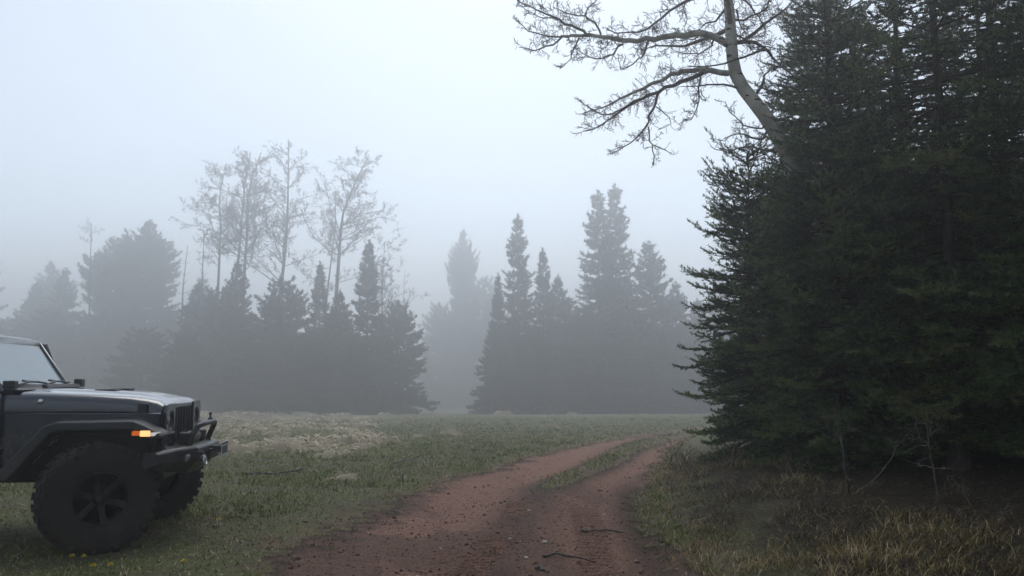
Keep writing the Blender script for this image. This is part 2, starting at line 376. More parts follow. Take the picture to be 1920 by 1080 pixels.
NP = (175, .050, .0155)
near = [
    spruce(12.0, 2.1, 1.0, 11, whorl=.23, per=7, lat=.098, seglen=.15, thin_top=8.0, dead=14, needles=NP),
    spruce(11.0, 1.9, 1.4, 12, whorl=.26, per=7, lat=.105, seglen=.15, thin_top=7.8, skip=.14, dead=18, needles=NP),
    spruce(5.3, 1.28, .2, 13, whorl=.19, per=8, lat=.088, seglen=.14, dead=4, needles=NP, profile=lambda f: (1 - f) ** .33 * (.8 + .2 * min(1, f / .25))),
    spruce(8.2, 1.75, .6, 14, whorl=.22, per=7, lat=.094, seglen=.15, thin_top=7.8, dead=12, needles=NP),
]
print('near tris', [q['n'] for q in near])
g1 = 'dense dark spruces beside the road'
for a in (
    (2, 3.95, 13.1, 'smallest green spruce at the road-side edge of the dark stand, boughs to the ground', .4, .94, 1.0),
    (0, 5.75, 13.9, 'tall dark spruce just behind the smallest one and the white aspen trunk', 2.1, 1.0, 1.0),
    (3, 4.78, 11.7, 'spruce with bushy lighter green sprays in front of the stand, right of the smallest', 1.1, 1.0, 1.02),
    (1, 6.0, 10.9, 'tall spruce with a bare dark trunk showing between its boughs, middle of the stand', .2, 1.0, 1.0),
    (3, 6.9, 10.0, 'mid-height spruce crowding the lower right of the dark stand', 3.6, 1.0, 1.0),
    (0, 7.6, 12.2, 'tall thin-boughed spruce near the right edge of the picture', 4.2, .95, 1.05),
    (1, 8.6, 11.2, 'spruce whose dark trunk rises at the right border of the picture', 5.3, 1.05, 1.0),
    (0, 6.4, 15.6, 'tall spruce at the back of the dark stand, behind the bare dark trunk', .9, 1.0, 1.1),
    (1, 9.2, 15.2, 'spruce at the back right of the dark stand, seen through gaps', 2.7, 1.05, 1.1),
    (3, 8.1, 8.7, 'spruce leaning in from outside the lower right corner', 2.4, 1.05, 1.05),
    (2, 4.75, 11.75, 'bushy young spruce in front of the foot of the white aspen', 5.9, 1.05, .93),
    (2, 4.75, 14.8, 'second small spruce, close behind the smallest one', 3.0, 1.0, 1.0),
    (2, 7.2, 13.2, 'young spruce filling the dark gap low in the middle of the stand', 1.0, 1.3, .95),
    (2, 9.0, 13.4, 'young spruce low at the right border, behind the trunks', 2.0, 1.4, 1.0),
    (2, 8.9, 17.0, 'young spruce deep in the stand behind the right-hand trunks', .5, 1.5, 1.1),
    (2, 11.2, 15.8, 'young spruce outside the right border', 4.5, 1.5, 1.1),
    (2, 6.2, 17.2, 'young spruce deep behind the middle of the stand', 5.5, 1.4, 1.1),
    (0, 11.0, 12.6, 'tall spruce just outside the right border', 1.5, 1.0, 1.0),
    (2, 7.9, 10.9, 'young spruce in the black shade at the lower right', 2.9, 1.15, .8),
    (3, 7.0, 6.6, 'unseen spruce added for shade beside the camera, outside the right border', .3, 1.05, 1.1),  # unseen spruces beside and behind the camera, added to block sky light
    (0, 6.2, 3.4, 'unseen tall spruce added for shade right of the camera, outside the picture', 3.3, 1.0, 1.0),
    (1, 8.8, 4.8, 'unseen spruce added for shade farther right of the camera, outside the picture', 5.1, 1.0, 1.0),
    (0, 5.4, -.6, 'unseen tall spruce added for shade behind the camera on the right', 1.7, 1.0, 1.0),
    (3, 7.6, .8, 'unseen spruce added for shade behind the camera, second row', 2.2, 1.1, 1.2),
    (0, 4.4, -4.2, 'unseen tall spruce added for shade well behind the camera', .6, 1.05, 1.0),
    (0, 7.3, 14.6, 'tall spruce filling the top of the stand between the dark trunks', 3.9, 1.1, 1.0),
    (3, 7.6, 18.5, 'spruce deep in the stand behind all the others', 5.0, 1.1, 1.1),
):
    plant_spruce('spruce_tree', near[a[0]], a[1], a[2], a[3], g1, a[4], a[5], a[6])

# ---------------------------------------------------------------- trees: spruces in the fog
fp = dict(whorl=.36, per=8, lat=.16, sub=False, seglen=.3, needles=(44, .27, .10), dead=3, skip=.10, rag=.5)
far = [
    spruce(16.5, 2.0, .5, 31, profile=lambda f: (1 - f) ** .9 * (.8 + .2 * min(1, f / .1)), **fp),
    spruce(15.0, 3.4, .4, 32, profile=lambda f: (1 - f) ** .75, **fp),
    spruce(11.5, 3.9, .3, 33, profile=lambda f: (1 - f) ** 1.05 * 1.15, **fp),
    spruce(9.5, 3.9, .2, 34, profile=lambda f: (1 - f) ** .55 * .95, **fp),
    spruce(18.0, 2.9, .6, 35, profile=lambda f: (1 - f ** 5) ** .8 * (.62 + .38 * (1 - f)), **fp),
    spruce(17.5, 2.3, 1.0, 36, profile=lambda f: (1 - f) ** .7 * (.75 + .25 * math.sin(f * 21) ** 2), **dict(fp, skip=.14)),
    spruce(18.0, 5.2, .4, 37, profile=lambda f: max(0, 1 - f ** 2.6) ** .75 * (.8 + .2 * math.sin(f * 17 + 1)), **dict(fp, per=11, whorl=.34, lat=.2)),
]
print('far tris', [q['n'] for q in far])
def ftop(x, y, zt, v, label, group, rz=0, wide=1.0, back=1.0):
    """spruce of variant v whose tip reaches height zt"""
    x, y, zt = x * KF * back, y * KF * back, 1.5 + (zt - 1.5) * KF * back
    h = (16.5, 15.0, 11.5, 9.5, 18.0, 17.5, 18.0)[v]; s = (zt - Hs(x, y)) / h
    plant_spruce('spruce_tree', far[v], x, y, label, group, rz, s * wide, s, 'far_needles', -.1)
KF = 2.0
g2 = 'misty conifers left of the gap'; g3 = 'misty conifers right of the gap'; g4 = 'faint conifers far back in the fog'
for a in (
    (-10.6, 58.5, 11.3, 0, 'pointed misty spruce with a thin tip at the right of the left-hand grove', 1.0, 1.15),
    (-8.5, 60, 6.8, 3, 'low rounded conifer sloping down to the gap, end of the left-hand grove', 2.0, .85),
    (-12.8, 59, 7.6, 2, 'broad misty spruce directly left of the thin-tipped one', .5, 1.0),
    (-15.0, 62, 10.2, 0, 'narrow misty spruce between two bare aspen trunks', 2.5, 1.0),
    (-17.4, 60, 8.5, 3, 'bushy misty spruce under the middle bare aspen', .1, .95),
    (-20.9, 60.5, 10.0, 1, 'dark misty spruce in front of the twin aspen trunks', 3.1, .9),
    (-23.3, 64, 8.2, 3, 'low misty spruce left of the twin aspen trunks', 1.9, 1.0),
    (-26.0, 66, 9.0, 2, 'low broad conifer behind the two dead snags', .9, 1.0),
    (-13.8, 55.6, 4.6, 3, 'short dark spruce at the meadow edge above the car bonnet end', 4.1, 1.2),
    (-10.6, 55.0, 4.2, 3, 'short dark spruce at the foot of the thin-tipped one', 5.0, .9),
    (-18.6, 57, 4.4, 3, 'short dark spruce at the meadow edge below the bare aspens', 3.0, 1.2),
    (-23.5, 58, 4.4, 3, 'short spruce directly behind the car grille', 2.0, 1.2),
    (-10.4, 64, 6.2, 2, 'dim conifer behind the low rounded one at the end of the left-hand grove', .4, .9),
    (-14.0, 66, 6.8, 1, 'dim conifer filling the space behind the broad spruce', 1.4, 1.5),
    (-19.2, 66, 7.2, 1, 'dim conifer behind the bushy one under the middle aspen', 2.4, 1.5),
    (-22.2, 62.5, 6.0, 2, 'dim low spruce left of the dark one before the twin aspens', 3.4, 1.2),
    (-16.2, 57.5, 5.2, 2, 'low spruce between the bushy one and the broad one', 4.4, 1.2),
    (-28.5, 62, 5.0, 3, 'short wide spruce behind the car bonnet', 1.0, 1.4),
): ftop(a[0], a[1], a[2], a[3], a[4], g2, a[5], a[6] * (1.2 if a[3] == 0 else 1.1))
for a in (
    (-31.3, 68, 14.6, 6, 'big round-topped conifer looming above the car bonnet', .5, 1.0),
    (-34.8, 69, 13.4, 6, 'second round-topped conifer touching the big one on its left', 2.5, .85),
    (-40.5, 72, 11.0, 1, 'faint conifer above the windscreen', 1.5, 1.15),
    (-45.5, 76, 10.0, 2, 'faint wide conifer above the car roof', .3, 1.2),
    (-54, 80, 15.5, 4, 'faint tall conifer at the left border of the picture', .7, 1.1),
    (-50, 86, 13.5, 1, 'very faint conifer behind the left border', 4.0, 1.3),
    (-28.8, 74, 10.5, 1, 'faint conifer between the round-topped one and the snags', 2.2, 1.2),
    (-37, 64, 6.4, 3, 'low conifer behind the windscreen', 3.2, 1.6),
    (-43, 68, 6.2, 3, 'low wide conifer behind the car roof', 1.2, 1.6),
    (-32, 63, 6.0, 3, 'low wide conifer under the big round-topped one', 5.2, 1.6),
    (-7.6, 122, 23.6, 6, 'pale round-topped column-like conifer standing alone in the gap', 1.0, .5),
    (-11.0, 122, 12.0, 3, 'pale low conifer left of the column-like one', 2.0, .9),
    (-4.2, 122, 15.8, 3, 'pale low conifer right of the column-like one', 3.0, .95),
    (24, 92, 12, 1, 'pale conifer showing just left of the near dark stand', .8, 1.4),
    (30, 95, 15, 4, 'pale conifer behind the near dark stand', .8, 1.3),
): ftop(a[0], a[1], a[2], a[3], a[4], g4, a[5], a[6], 1.3 if a[0] < -28 else 1.0)
for a in (
    (.45, 64, 14.3, 5, 'tall slender spire-shaped spruce left in the right-hand grove', .7, .95),
    (-1.1, 62, 9.3, 0, 'thin spruce pressed to the left side of the slender spire', 1.7, .85),
    (-1.5, 61, 5.6, 2, 'low spreading spruce at the foot of the slender spire, beside the gap', 2.7, .75),
    (2.55, 65, 11.7, 0, 'short pointed spruce right of the slender spire', 3.7, 1.0),
    (3.9, 68, 9.8, 2, 'dim spruce between the pointed one and the twin spires', .2, .9),
    (7.2, 66, 16.7, 5, 'left one of the twin tallest spires', 1.2, 1.1),
    (8.7, 66.5, 17.3, 5, 'right one of the twin tallest spires', 4.4, 1.05),
    (11.6, 67, 12.6, 1, 'broad spruce right of the twin spires', 2.2, 1.2),
    (14.2, 69, 9.4, 1, 'lower spruce right of the broad one, beside the dark stand', .9, 1.2),
    (16.8, 72, 8.2, 2, 'dim spruce just left of the dark stand', 3.9, 1.2),
    (6.0, 64, 6.0, 3, 'low conifer at the foot of the twin spires', 2.9, 1.1),
    (10.2, 65, 6.4, 3, 'low conifer below the broad spruce', 1.5, 1.2),
    (13.2, 67, 5.4, 3, 'low conifer at the meadow edge near the road bend', .5, 1.3),
    (1.6, 63, 5.0, 3, 'low conifer under the pointed spruce', 4.5, 1.0),
    (5.2, 69, 8.0, 1, 'dim conifer just left of the twin spires', 1.4, 1.4),
    (9.6, 70, 9.5, 1, 'dim conifer behind the twin spires', 2.4, 1.4),
    (.2, 67, 7.0, 1, 'dim conifer behind the slender spire', 3.4, .9),
    (15.4, 66, 6.2, 2, 'low spruce in front of the lower right-hand ones', 4.4, 1.2),
    (17.5, 68, 5.6, 3, 'low conifer behind the road bend', 3.5, 1.4),
): ftop(a[0], a[1], a[2], a[3], a[4], g3, a[5], a[6] * (1.15 if a[3] in (0, 5) else 1.05))

rf = random.Random(44)
for q in range(46):
    xx = -165 + q * 7 + rf.uniform(-2, 2); yy = rf.uniform(165, 195)
    ftop(xx, yy, rf.uniform(3.0, 7.5) * (1 if -25 < xx < 25 else 1.5), rf.choice((1, 2, 3, 4)), 'palest conifer in the far row that closes the meadow, almost lost in fog', 'palest conifers of the far row', rf.uniform(0, 6), 1.5)
# ---------------------------------------------------------------- trees: bare aspens
def twigs(lines, p, d, L, r, lev, rs, n=6, wob=.22, up=.05, split=(.25, .8), dens=1.0, minr=.003, grav=0.0):
    """crooked branch with side branches, appended to lines"""
    pts = [np.array(p, float)]; dirs = []; d = np.array(d, float); d /= np.linalg.norm(d)
    for k in range(n - 1):
        d = d + rs.normal(0, wob, 3) + np.array([0, 0, up]); d /= np.linalg.norm(d)
        pts.append(pts[-1] + d * (L / (n - 1))); dirs.append(d.copy())
    lines.append((np.array(pts), np.array([max(minr, r * (1 - .75 * k / (n - 1))) for k in range(n)])))
    if lev <= 0: return
    side_branches(lines, pts, r, L, lev, rs, wob, up, dens, minr)
def side_branches(lines, pts, r, L, lev, rs, wob, up, dens, minr, t0=.18, scale=.5, sub_dens=1.0):
    pts = [np.array(q, float) for q in pts]; n = len(pts); m = max(2, int(round(dens * (4 + 2 * rs.random()))))
    for q in range(m):
        t = t0 + (1 - t0) * (q + rs.random()) / m; k = min(n - 2, int(t * (n - 1))); fr = t * (n - 1) - k
        p = pts[k] + (pts[k + 1] - pts[k]) * fr; d0 = pts[k + 1] - pts[k]; d0 = d0 / np.linalg.norm(d0)
        e = rs.normal(0, 1, 3); e = e - d0 * e.dot(d0); e = e / (np.linalg.norm(e) + 1e-9)
        a = rs.uniform(.55, 1.15); d = d0 * math.cos(a) + e * math.sin(a)
        ll = L * scale * rs.uniform(.55, 1.1) * (1.15 - .55 * t)
        twigs(lines, p, d, ll, max(minr, r * (1 - .6 * t) * .5), lev - 1, rs, (5 if lev > 1 else 4) - (minr > .01), wob * 1.1, up, dens=sub_dens, minr=minr)

CP, SP = math.cos(PITCH), math.sin(PITCH)
def at(u, v, Y):
    """point that stands at distance Y in front of the lens, where the photograph shows it"""
    a, b = (u - 960) / 1500, (540 - v) / 1500; k = Y / (CP - b * SP)
    return np.array([a * k, Y, 1.5 + (SP + b * CP) * k])
def smooth_line(pts, n):
    pts = np.array(pts, float); t = np.concatenate([[0], np.cumsum(np.linalg.norm(np.diff(pts, axis=0), axis=1))]); q = np.linspace(0, t[-1], n * 4)
    o = np.stack([np.interp(q, t, pts[:, k]) for k in range(3)], 1)
    for _ in range(3): o[1:-1] = .25 * o[:-2] + .5 * o[1:-1] + .25 * o[2:]
    return o[np.linspace(0, len(o) - 1, n).round().astype(int)]

def near_aspen():
    rs = np.random.default_rng(5); Y0 = 12.3
    Z = lambda x, y, d=0.0: at(950 + x / 3.2, y / 3.2, Y0 + d)
    base = np.array([5.2, 12.75, 0]); base[2] = Hs(base[0], base[1]) - .1
    tr = [base, base + np.array([-.05, 0, 1.5]), at(1570, 520, 12.6), Z(1790, 1090, .25), Z(1700, 950, .1), Z(1600, 770), Z(1520, 650), Z(1440, 560), Z(1385, 480), Z(1360, 400), Z(1350, 300), Z(1345, 200), Z(1340, 100), Z(1330, 0), Z(1310, -120), Z(1340, -300), Z(1300, -520, .2), Z(1330, -800, .2)]
    tl = smooth_line(tr, 40); rad = np.interp(np.linspace(0, 1, 40), [0, .35, .55, .7, 1], [.19, .15, .115, .088, .03])
    top = empty('aspen_tree', tuple(base)); tag(top, 'pale bare aspen with a crooked white trunk rising out of the dark spruces', 'tree')
    V, F, r = tubes([(tl - base, rad)], 12); ob('trunk', mesh_np('trunk', V, F, dict(rnd=r), True), M['aspen'], top)
    limbs = []      # (points, base radius, tip radius, twig length, level)
    def limb(pts, r0, r1, L=.75, lev=3, dens=1.0):
        d = rs.normal(0, .10, len(pts)); d[0] = 0; dd = np.cumsum(d)
        limbs.append((smooth_line([Z(x, y, q) for (x, y), q in zip(pts, dd)], max(5, len(pts) * 2)), r0, r1, L, lev, dens))
    limb([(1325, 265), (1230, 215), (1150, 200), (1050, 203), (950, 215), (850, 238), (760, 248), (680, 240), (600, 225), (500, 213), (400, 215), (330, 222)], .062, .022, .8, 3, 1.0)
    limb([(330, 222), (250, 220), (150, 200), (60, 130)], .016, .006, .5, 2, 1.5)
    limb([(330, 222), (280, 270), (190, 300), (75, 285)], .018, .006, .5, 2, 1.6)
    limb([(480, 212), (455, 180), (380, 150), (300, 115), (200, 75), (130, 30), (50, 0)], .026, .006, .6, 2, 1.9)
    limb([(300, 115), (200, 100), (120, 60), (60, 20)], .010, .005, .4, 2, 1.2)
    limb([(565, 205), (540, 150), (470, 95), (350, 72), (280, 40)], .018, .006, .45, 2, 1.6)
    limb([(470, 95), (485, 40), (545, 0), (530, -60)], .012, .006, .4, 2, 1.2)
    limb([(1290, -60), (1090, 0), (985, 55), (900, 150), (800, 188), (700, 205), (600, 180)], .032, .008, .6, 2, 1.8)
    limb([(985, 55), (935, 58)], .012, .006, .3, 1)
    limb([(1310, 55), (1260, 120), (1170, 165)], .022, .008, .5, 2, 1.3)
    limb([(1330, 440), (1200, 420), (1080, 425), (980, 440), (900, 500), (820, 532), (700, 580), (600, 640), (470, 680)], .05, .008, .6, 2, 2.0)
    limb([(1200, 425), (1050, 490), (900, 555), (830, 580), (740, 625), (640, 700), (560, 760), (470, 785)], .040, .008, .6, 2, 2.0)
    limb([(860, 560), (720, 640), (600, 690), (500, 660), (440, 600)], .018, .006, .5, 2, 1.5)
    limb([(905, 555), (895, 640), (850, 690), (850, 760), (800, 810), (720, 870), (635, 920)], .024, .006, .5, 2, 1.5)
    limb([(850, 760), (860, 860), (880, 930), (880, 985)], .013, .005, .4, 2, 1.2)
    limb([(880, 870), (950, 900), (1010, 930)], .01, .004, .3, 1)
    limb([(895, 640), (960, 690), (1000, 745), (900, 780)], .010, .004, .35, 1, 1.3)
    limb([(1390, 530), (1310, 510), (1200, 510), (1040, 520)], .02, .006, .35, 1, 1.5)
    limb([(1160, 440), (1150, 560), (1150, 640), (1110, 720), (1030, 740)], .016, .005, .45, 2, 1.4)
    limb([(1165, 540), (1190, 605)], .010, .006, .2, 0)
    limb([(850, 240), (820, 330), (770, 380), (690, 420), (665, 350)], .018, .005, .5, 2, 1.4)
    limb([(700, 262), (640, 330), (540, 355), (470, 330), (400, 270)], .018, .005, .5, 2, 1.5)
    limb([(435, 230), (390, 320), (370, 370), (320, 410)], .014, .005, .4, 2, 1.3)
    limb([(1240, 240), (1220, 300), (1100, 330), (1000, 310)], .014, .005, .45, 2, 1.4)
    limb([(1150, 220), (1080, 240), (1000, 235)], .012, .005, .35, 1, 1.2)
    limb([(1560, 295), (1400, 350), (1330, 375), (1200, 402), (1090, 400)], .022, .008, .3, 1, 1.2)
    limb([(1380, 60), (1400, 140), (1440, 220)], .016, .006, .45, 2, 1.3)
    limb([(1350, -40), (1450, 0), (1500, 90), (1560, 180)], .022, .008, .6, 2, 1.6)
    limb([(1375, 210), (1450, 240), (1540, 280), (1640, 300)], .016, .006, .5, 2, 1.4)
    limb([(1370, 120), (1460, 110), (1560, 40), (1640, -40)], .02, .006, .6, 2, 1.6)
    limb([(1500, 560), (1535, 500), (1540, 450), (1600, 400)], .028, .01, .5, 2, 1.3)
    limb([(1570, 700), (1630, 600), (1700, 540)], .02, .006, .5, 2, 1.3)
    limb([(1545, 740), (1520, 780), (1440, 760), (1350, 690), (1310, 600)], .016, .005, .5, 2, 1.3)
    limb([(1560, 790), (1520, 850), (1420, 800), (1300, 830)], .022, .006, .5, 2, 1.5)
    limb([(1620, 910), (1520, 890), (1430, 870), (1340, 915), (1225, 880)], .022, .005, .35, 1, 1.2)
    for q in range(16):                       # crown above the frame
        t = rs.uniform(.72, 1.0); k = int(t * 38); a = rs.uniform(0, 6.28)
        p = tl[k]; d = np.array([math.cos(a), math.sin(a), .4]); pts = [p]
        for _ in range(6): d = unit(d + rs.normal(0, .2, 3)); pts.append(pts[-1] + d * .3)
        limbs.append((np.array(pts), .04, .008, .6, 2, 1.2))
    tw = []
    for pts, r0, r1, L, lev, dens in limbs:
        pts = pts - base; n = len(pts)
        kink = rs.normal(0, .012, pts.shape); kink[0] = 0; pts = pts + kink
        V, F, r = tubes([(pts, np.linspace(r0, r1, n))], 7); ob('limb', mesh_np('limb', V, F, dict(rnd=r), True), M['aspen'] if r0 > .045 else M['twig'], top)
        length = np.linalg.norm(np.diff(pts, axis=0), axis=1).sum()
        if lev: side_branches(tw, pts, min(.014, r0 * .5), L, lev, rs, .30, .06, dens * 2.5 * max(.6, length / 1.1), .0040, t0=.06, scale=.62, sub_dens=1.35)
    V, F, r = tubes(tw, 3, False); ob('twigs', mesh_np('twigs', V, F, dict(rnd=r)), M['twig'], top)['kind'] = 'stuff'
    print('near aspen', len(tw), len(F))
near_aspen()

def far_aspen(line, r0, label, seed, Y, crown=(.45, 1.0), spread=1.0, nl=16, lev=3, group='bare aspens in the fog', extra=(), dens=1.15):
    rs = np.random.default_rng(seed); Y *= KF; r0 *= KF; nl = int(nl * 2.0)
    pts = [at(u, v, Y) for u, v in line]; b = pts[0].copy(); b[2] = Hs(b[0], Y) - .1
    pts = np.array([b] + pts[1:]) - b; tl = smooth_line(pts, 18); h = tl[-1, 2]
    e = empty('aspen_tree', tuple(b)); tag(e, label, 'tree', group)
    V, F, r = tubes([(tl, np.linspace(r0, r0 * .15, 18))], 7); ob('trunk', mesh_np('trunk', V, F, dict(rnd=r), True), M['far_aspen'], e)
    lim, tw = [], []
    for ln, rr in extra: lim.append((smooth_line([at(u, v, Y + rs.normal(0, .5)) - b for u, v in ln], 9), rr))
    for q in range(nl):
        t = crown[0] + (crown[1] - crown[0]) * (q + rs.random()) / nl; k = min(16, int(t * 17)); a = rs.uniform(0, 6.28)
        L = spread * h * rs.uniform(.10, .19) * (1.25 - .75 * (t - crown[0]) / (1 - crown[0] + 1e-6)); d = np.array([math.cos(a), math.sin(a) * .8, rs.uniform(.1, .9)]); p = [tl[k]]
        for _ in range(6): d = unit(d + rs.normal(0, .16, 3) + np.array([0, 0, .04])); p.append(p[-1] + d * L / 6)
        lim.append((np.array(p), r0 * .32 * (1.2 - t)+.012))
    for p, rr in lim:
        n = len(p); V, F, r = tubes([(p, np.linspace(rr, rr * .35, n))], 5); ob('limb', mesh_np('limb', V, F, dict(rnd=r), True), M['far_aspen'], e)
        L = np.linalg.norm(np.diff(p, axis=0), axis=1).sum()
        if lev: side_branches(tw, p, rr * .55, max(1.1, L * .6), lev, rs, .24, .10, dens * 1.25, .026, t0=.12, scale=.68, sub_dens=1.04)
    if tw:
        V, F, r = tubes(tw, 3, False); ob('twigs', mesh_np('twigs', V, F, dict(rnd=r)), M['far_twig'], e)['kind'] = 'stuff'
    return len(tw)
nt_ = [
 far_aspen([(404, 770), (408, 560), (414, 430), (410, 370), (425, 305)], .20, 'leftmost bare aspen, long low limb reaching left', 1, 69, (.62, 1), .95, 13, extra=(([(412, 440), (385, 425), (345, 420), (328, 408)], .09), ([(410, 500), (390, 482), (372, 480)], .06), ([(413, 470), (440, 468)], .05))),
 far_aspen([(436, 770), (442, 540), (452, 430), (458, 350), (470, 285)], .22, 'left trunk of the twin bare aspens', 2, 67.5, (.6, 1), 1.0, 15),
 far_aspen([(452, 770), (456, 540), (464, 430), (464, 360), (490, 285)], .24, 'right trunk of the twin bare aspens', 3, 67, (.58, 1), 1.1, 17),
 far_aspen([(520, 770), (527, 540), (537, 450), (540, 370), (541, 262)], .24, 'tallest bare aspen with a straight spike-like top', 4, 67, (.5, 1), .95, 16, extra=(([(532, 500), (560, 490), (600, 475)], .08), ([(540, 420), (580, 412), (600, 410)], .06), ([(530, 520), (505, 480)], .06)), dens=.95),
 far_aspen([(628, 780), (630, 560), (638, 450), (642, 400), (665, 345), (692, 290)], .26, 'forked bare aspen with spreading limbs, right of the straight one', 6, 66, (.6, 1), 1.05, 16, extra=(([(640, 440), (618, 385), (608, 330)], .10), ([(641, 430), (680, 420), (715, 405), (748, 418)], .10), ([(634, 530), (668, 520), (700, 500)], .07))),
 far_aspen([(600, 770), (612, 560), (622, 480), (630, 420), (628, 360)], .15, 'thinner aspen stem leaning beside the forked one', 8, 70, (.55, 1), .9, 8),
 far_aspen([(716, 770), (716, 600), (716, 520), (722, 455)], .15, 'small bare aspen behind the thin-tipped spruce', 9, 70, (.45, 1), 1.5, 12),
 far_aspen([(754, 770), (757, 600), (757, 540), (760, 505)], .09, 'thin dead stem at the edge of the gap', 10, 74, (.6, 1), .5, 4, 1),
 far_aspen([(375, 770), (378, 560), (380, 500), (383, 438)], .16, 'dead snag with stubs, left of the leftmost aspen', 11, 64, (.45, 1), .35, 14, 0),
 far_aspen([(334, 770), (340, 600), (344, 530), (352, 460)], .13, 'thin leaning dead snag nearest the round-topped conifer', 12, 66, (.5, 1), .35, 12, 0),
 far_aspen([(165, 770), (168, 560), (170, 470), (172, 418)], .15, 'faint bare aspen left of the round-topped conifers', 13, 74, (.55, 1), .8, 9, 2),
]
print('far aspen twigs', nt_)

# ---------------------------------------------------------------- ground cover
def blades(x, y, h, wd, lean, rnd, rs, curl=.5, two=False, z=None):
    n = len(x); z = H(x, y) if z is None else z
    az = rs.uniform(0, 2 * PI, n); d = np.stack([np.cos(az), np.sin(az), np.zeros(n)], 1); up = np.array([0, 0, 1.])
    b = np.stack([x, y, z - .004], 1); fa = rs.uniform(0, PI, n); sv = np.stack([np.cos(fa), np.sin(fa), np.zeros(n)], 1) * (wd / 2)[:, None]
    tip = b + up * (h * np.cos(lean))[:, None] + d * (h * np.sin(lean))[:, None]
    if not two:
        V = np.stack([b - sv, b + sv, tip], 1).reshape(-1, 3); F = np.arange(3 * n).reshape(-1, 3); return V, F, np.repeat(rnd, 3)
    m = b + up * (h * .62 * np.cos(lean * .45))[:, None] + d * (h * .62 * np.sin(lean * .45))[:, None]
    tip = m + up * (h * .45 * np.cos(lean * (1 + curl)))[:, None] + d * (h * .45 * np.sin(lean * (1 + curl)))[:, None]
    V = np.stack([b - sv, b + sv, m + sv * .8, m - sv * .8, tip], 1).reshape(-1, 3); k = np.arange(n)[:, None] * 5
    F = np.concatenate([k + [0, 1, 2], k + [0, 2, 3], k + [3, 2, 4]]); return V, F, np.repeat(rnd, 5)

def cat(*parts):
    V, F, R, o = [], [], [], 0
    for v, f, r in parts: V.append(v); F.append(f + o); R.append(r); o += len(v)
    return np.concatenate(V), np.concatenate(F), np.concatenate(R)

def covered(x, y):
    """1 where the meadow grows, 0 on bare road"""
    return 1 - np.clip(road_mask(x, y) - 1.2 * median(x, y), 0, 1)
rs = np.random.default_rng(91)
def field(n, y0, y1, p, spread=.72):
    u = rs.random(n); e = 1 - p; y = (y0 ** e + u * (y1 ** e - y0 ** e)) ** (1 / e); x = rs.uniform(-1, 1, n) * (spread * y + .8); return x, y
def clumps(x, y, per, rad):
    k = np.repeat(np.arange(len(x)), per); n = len(k); a = rs.uniform(0, 2 * PI, n); q = np.sqrt(rs.random(n)) * rad[k]; return k, x[k] + q * np.cos(a), y[k] + q * np.sin(a)
cx, cy_ = field(17000, 4.6, 60, 1.6); k, x2, y2 = clumps(cx, cy_, 16, rs.uniform(.025, .08, len(cx)) * (1 + cy_ / 20))
x, y = field(260000, 4.6, 110, 1.75); tuft = np.concatenate([np.zeros(len(x)), np.repeat(rs.normal(.0, .22, len(cx)), 16)]); tall = np.concatenate([np.ones(len(x)), np.repeat(rs.uniform(.9, 1.9, len(cx)), 16)]); x = np.concatenate([x, x2]); y = np.concatenate([y, y2])
rg = np.interp(y, YR, XR); ok = (rs.random(len(x)) < covered(x, y) ** 1.5) & (x - rg < .25)
patch = fbm(x * .55, y * .55, 71); bare = sstep(.56, .42, patch) * sstep(15, 9, y)
ok &= rs.random(len(x)) > .92 * bare
x, y, patch, tuft, tall = x[ok], y[ok], patch[ok], tuft[ok], tall[ok]; n = len(x); st = straw_zone(x, y)
h = rs.uniform(.015, .05, n) * (1 + y / 40) * (.7 + .8 * fbm(x * 2, y * 2, 73)) * tall; wd = rs.uniform(.0035, .0075, n) * (1 + y / 9)
t = np.clip(rs.normal(.38, .15, n) + tuft + .7 * (fbm(x * .8, y * .8, 75) - .5), 0, .9); dry = rs.random(n) < (.10 + .55 * st + .25 * sstep(.5, .4, patch))
t = np.where(dry, rs.uniform(.8, 1, n), t)
V, F, r = blades(x, y, h, wd, np.abs(rs.normal(.85, .4, n)), t, rs)
x, y = field(40000, 4.6, 12, 1.2); ok = (rs.random(len(x)) < covered(x, y) * .9) & (x < np.interp(y, YR, XR)); x, y = x[ok], y[ok]; n = len(x)   # small flat weed leaves
xm = rs.uniform(-.9, 2.4, 9000); ym = 5 + 8 * rs.random(9000); cm = np.interp(ym, YM, XM) + .1; okm = rs.random(9000) < np.exp(-((xm - cm) / .22) ** 2) * sstep(.48, .62, fbm(xm * 2.5, ym * 1.5, 77)); xm, ym = xm[okm], ym[okm]   # weeds on the middle strip
V, F, r = cat((V, F, r), blades(xm, ym, rs.uniform(.015, .05, len(xm)), rs.uniform(.006, .014, len(xm)), rs.uniform(.5, 1.3, len(xm)), np.clip(rs.normal(.3, .25, len(xm)), 0, 1), rs))
lf = blades(x, y, rs.uniform(.018, .045, n), rs.uniform(.014, .026, n), rs.uniform(.7, 1.4, n), np.clip(rs.normal(.45, .22, n), 0, .95), rs)
V, F, r = cat((V, F, r), lf)
tag(ob('grass', mesh_np('grass', V, F, dict(rnd=r)), M['grass']), 'short green meadow grass left of the road', 'grass', None, 'stuff')
ng = len(F)

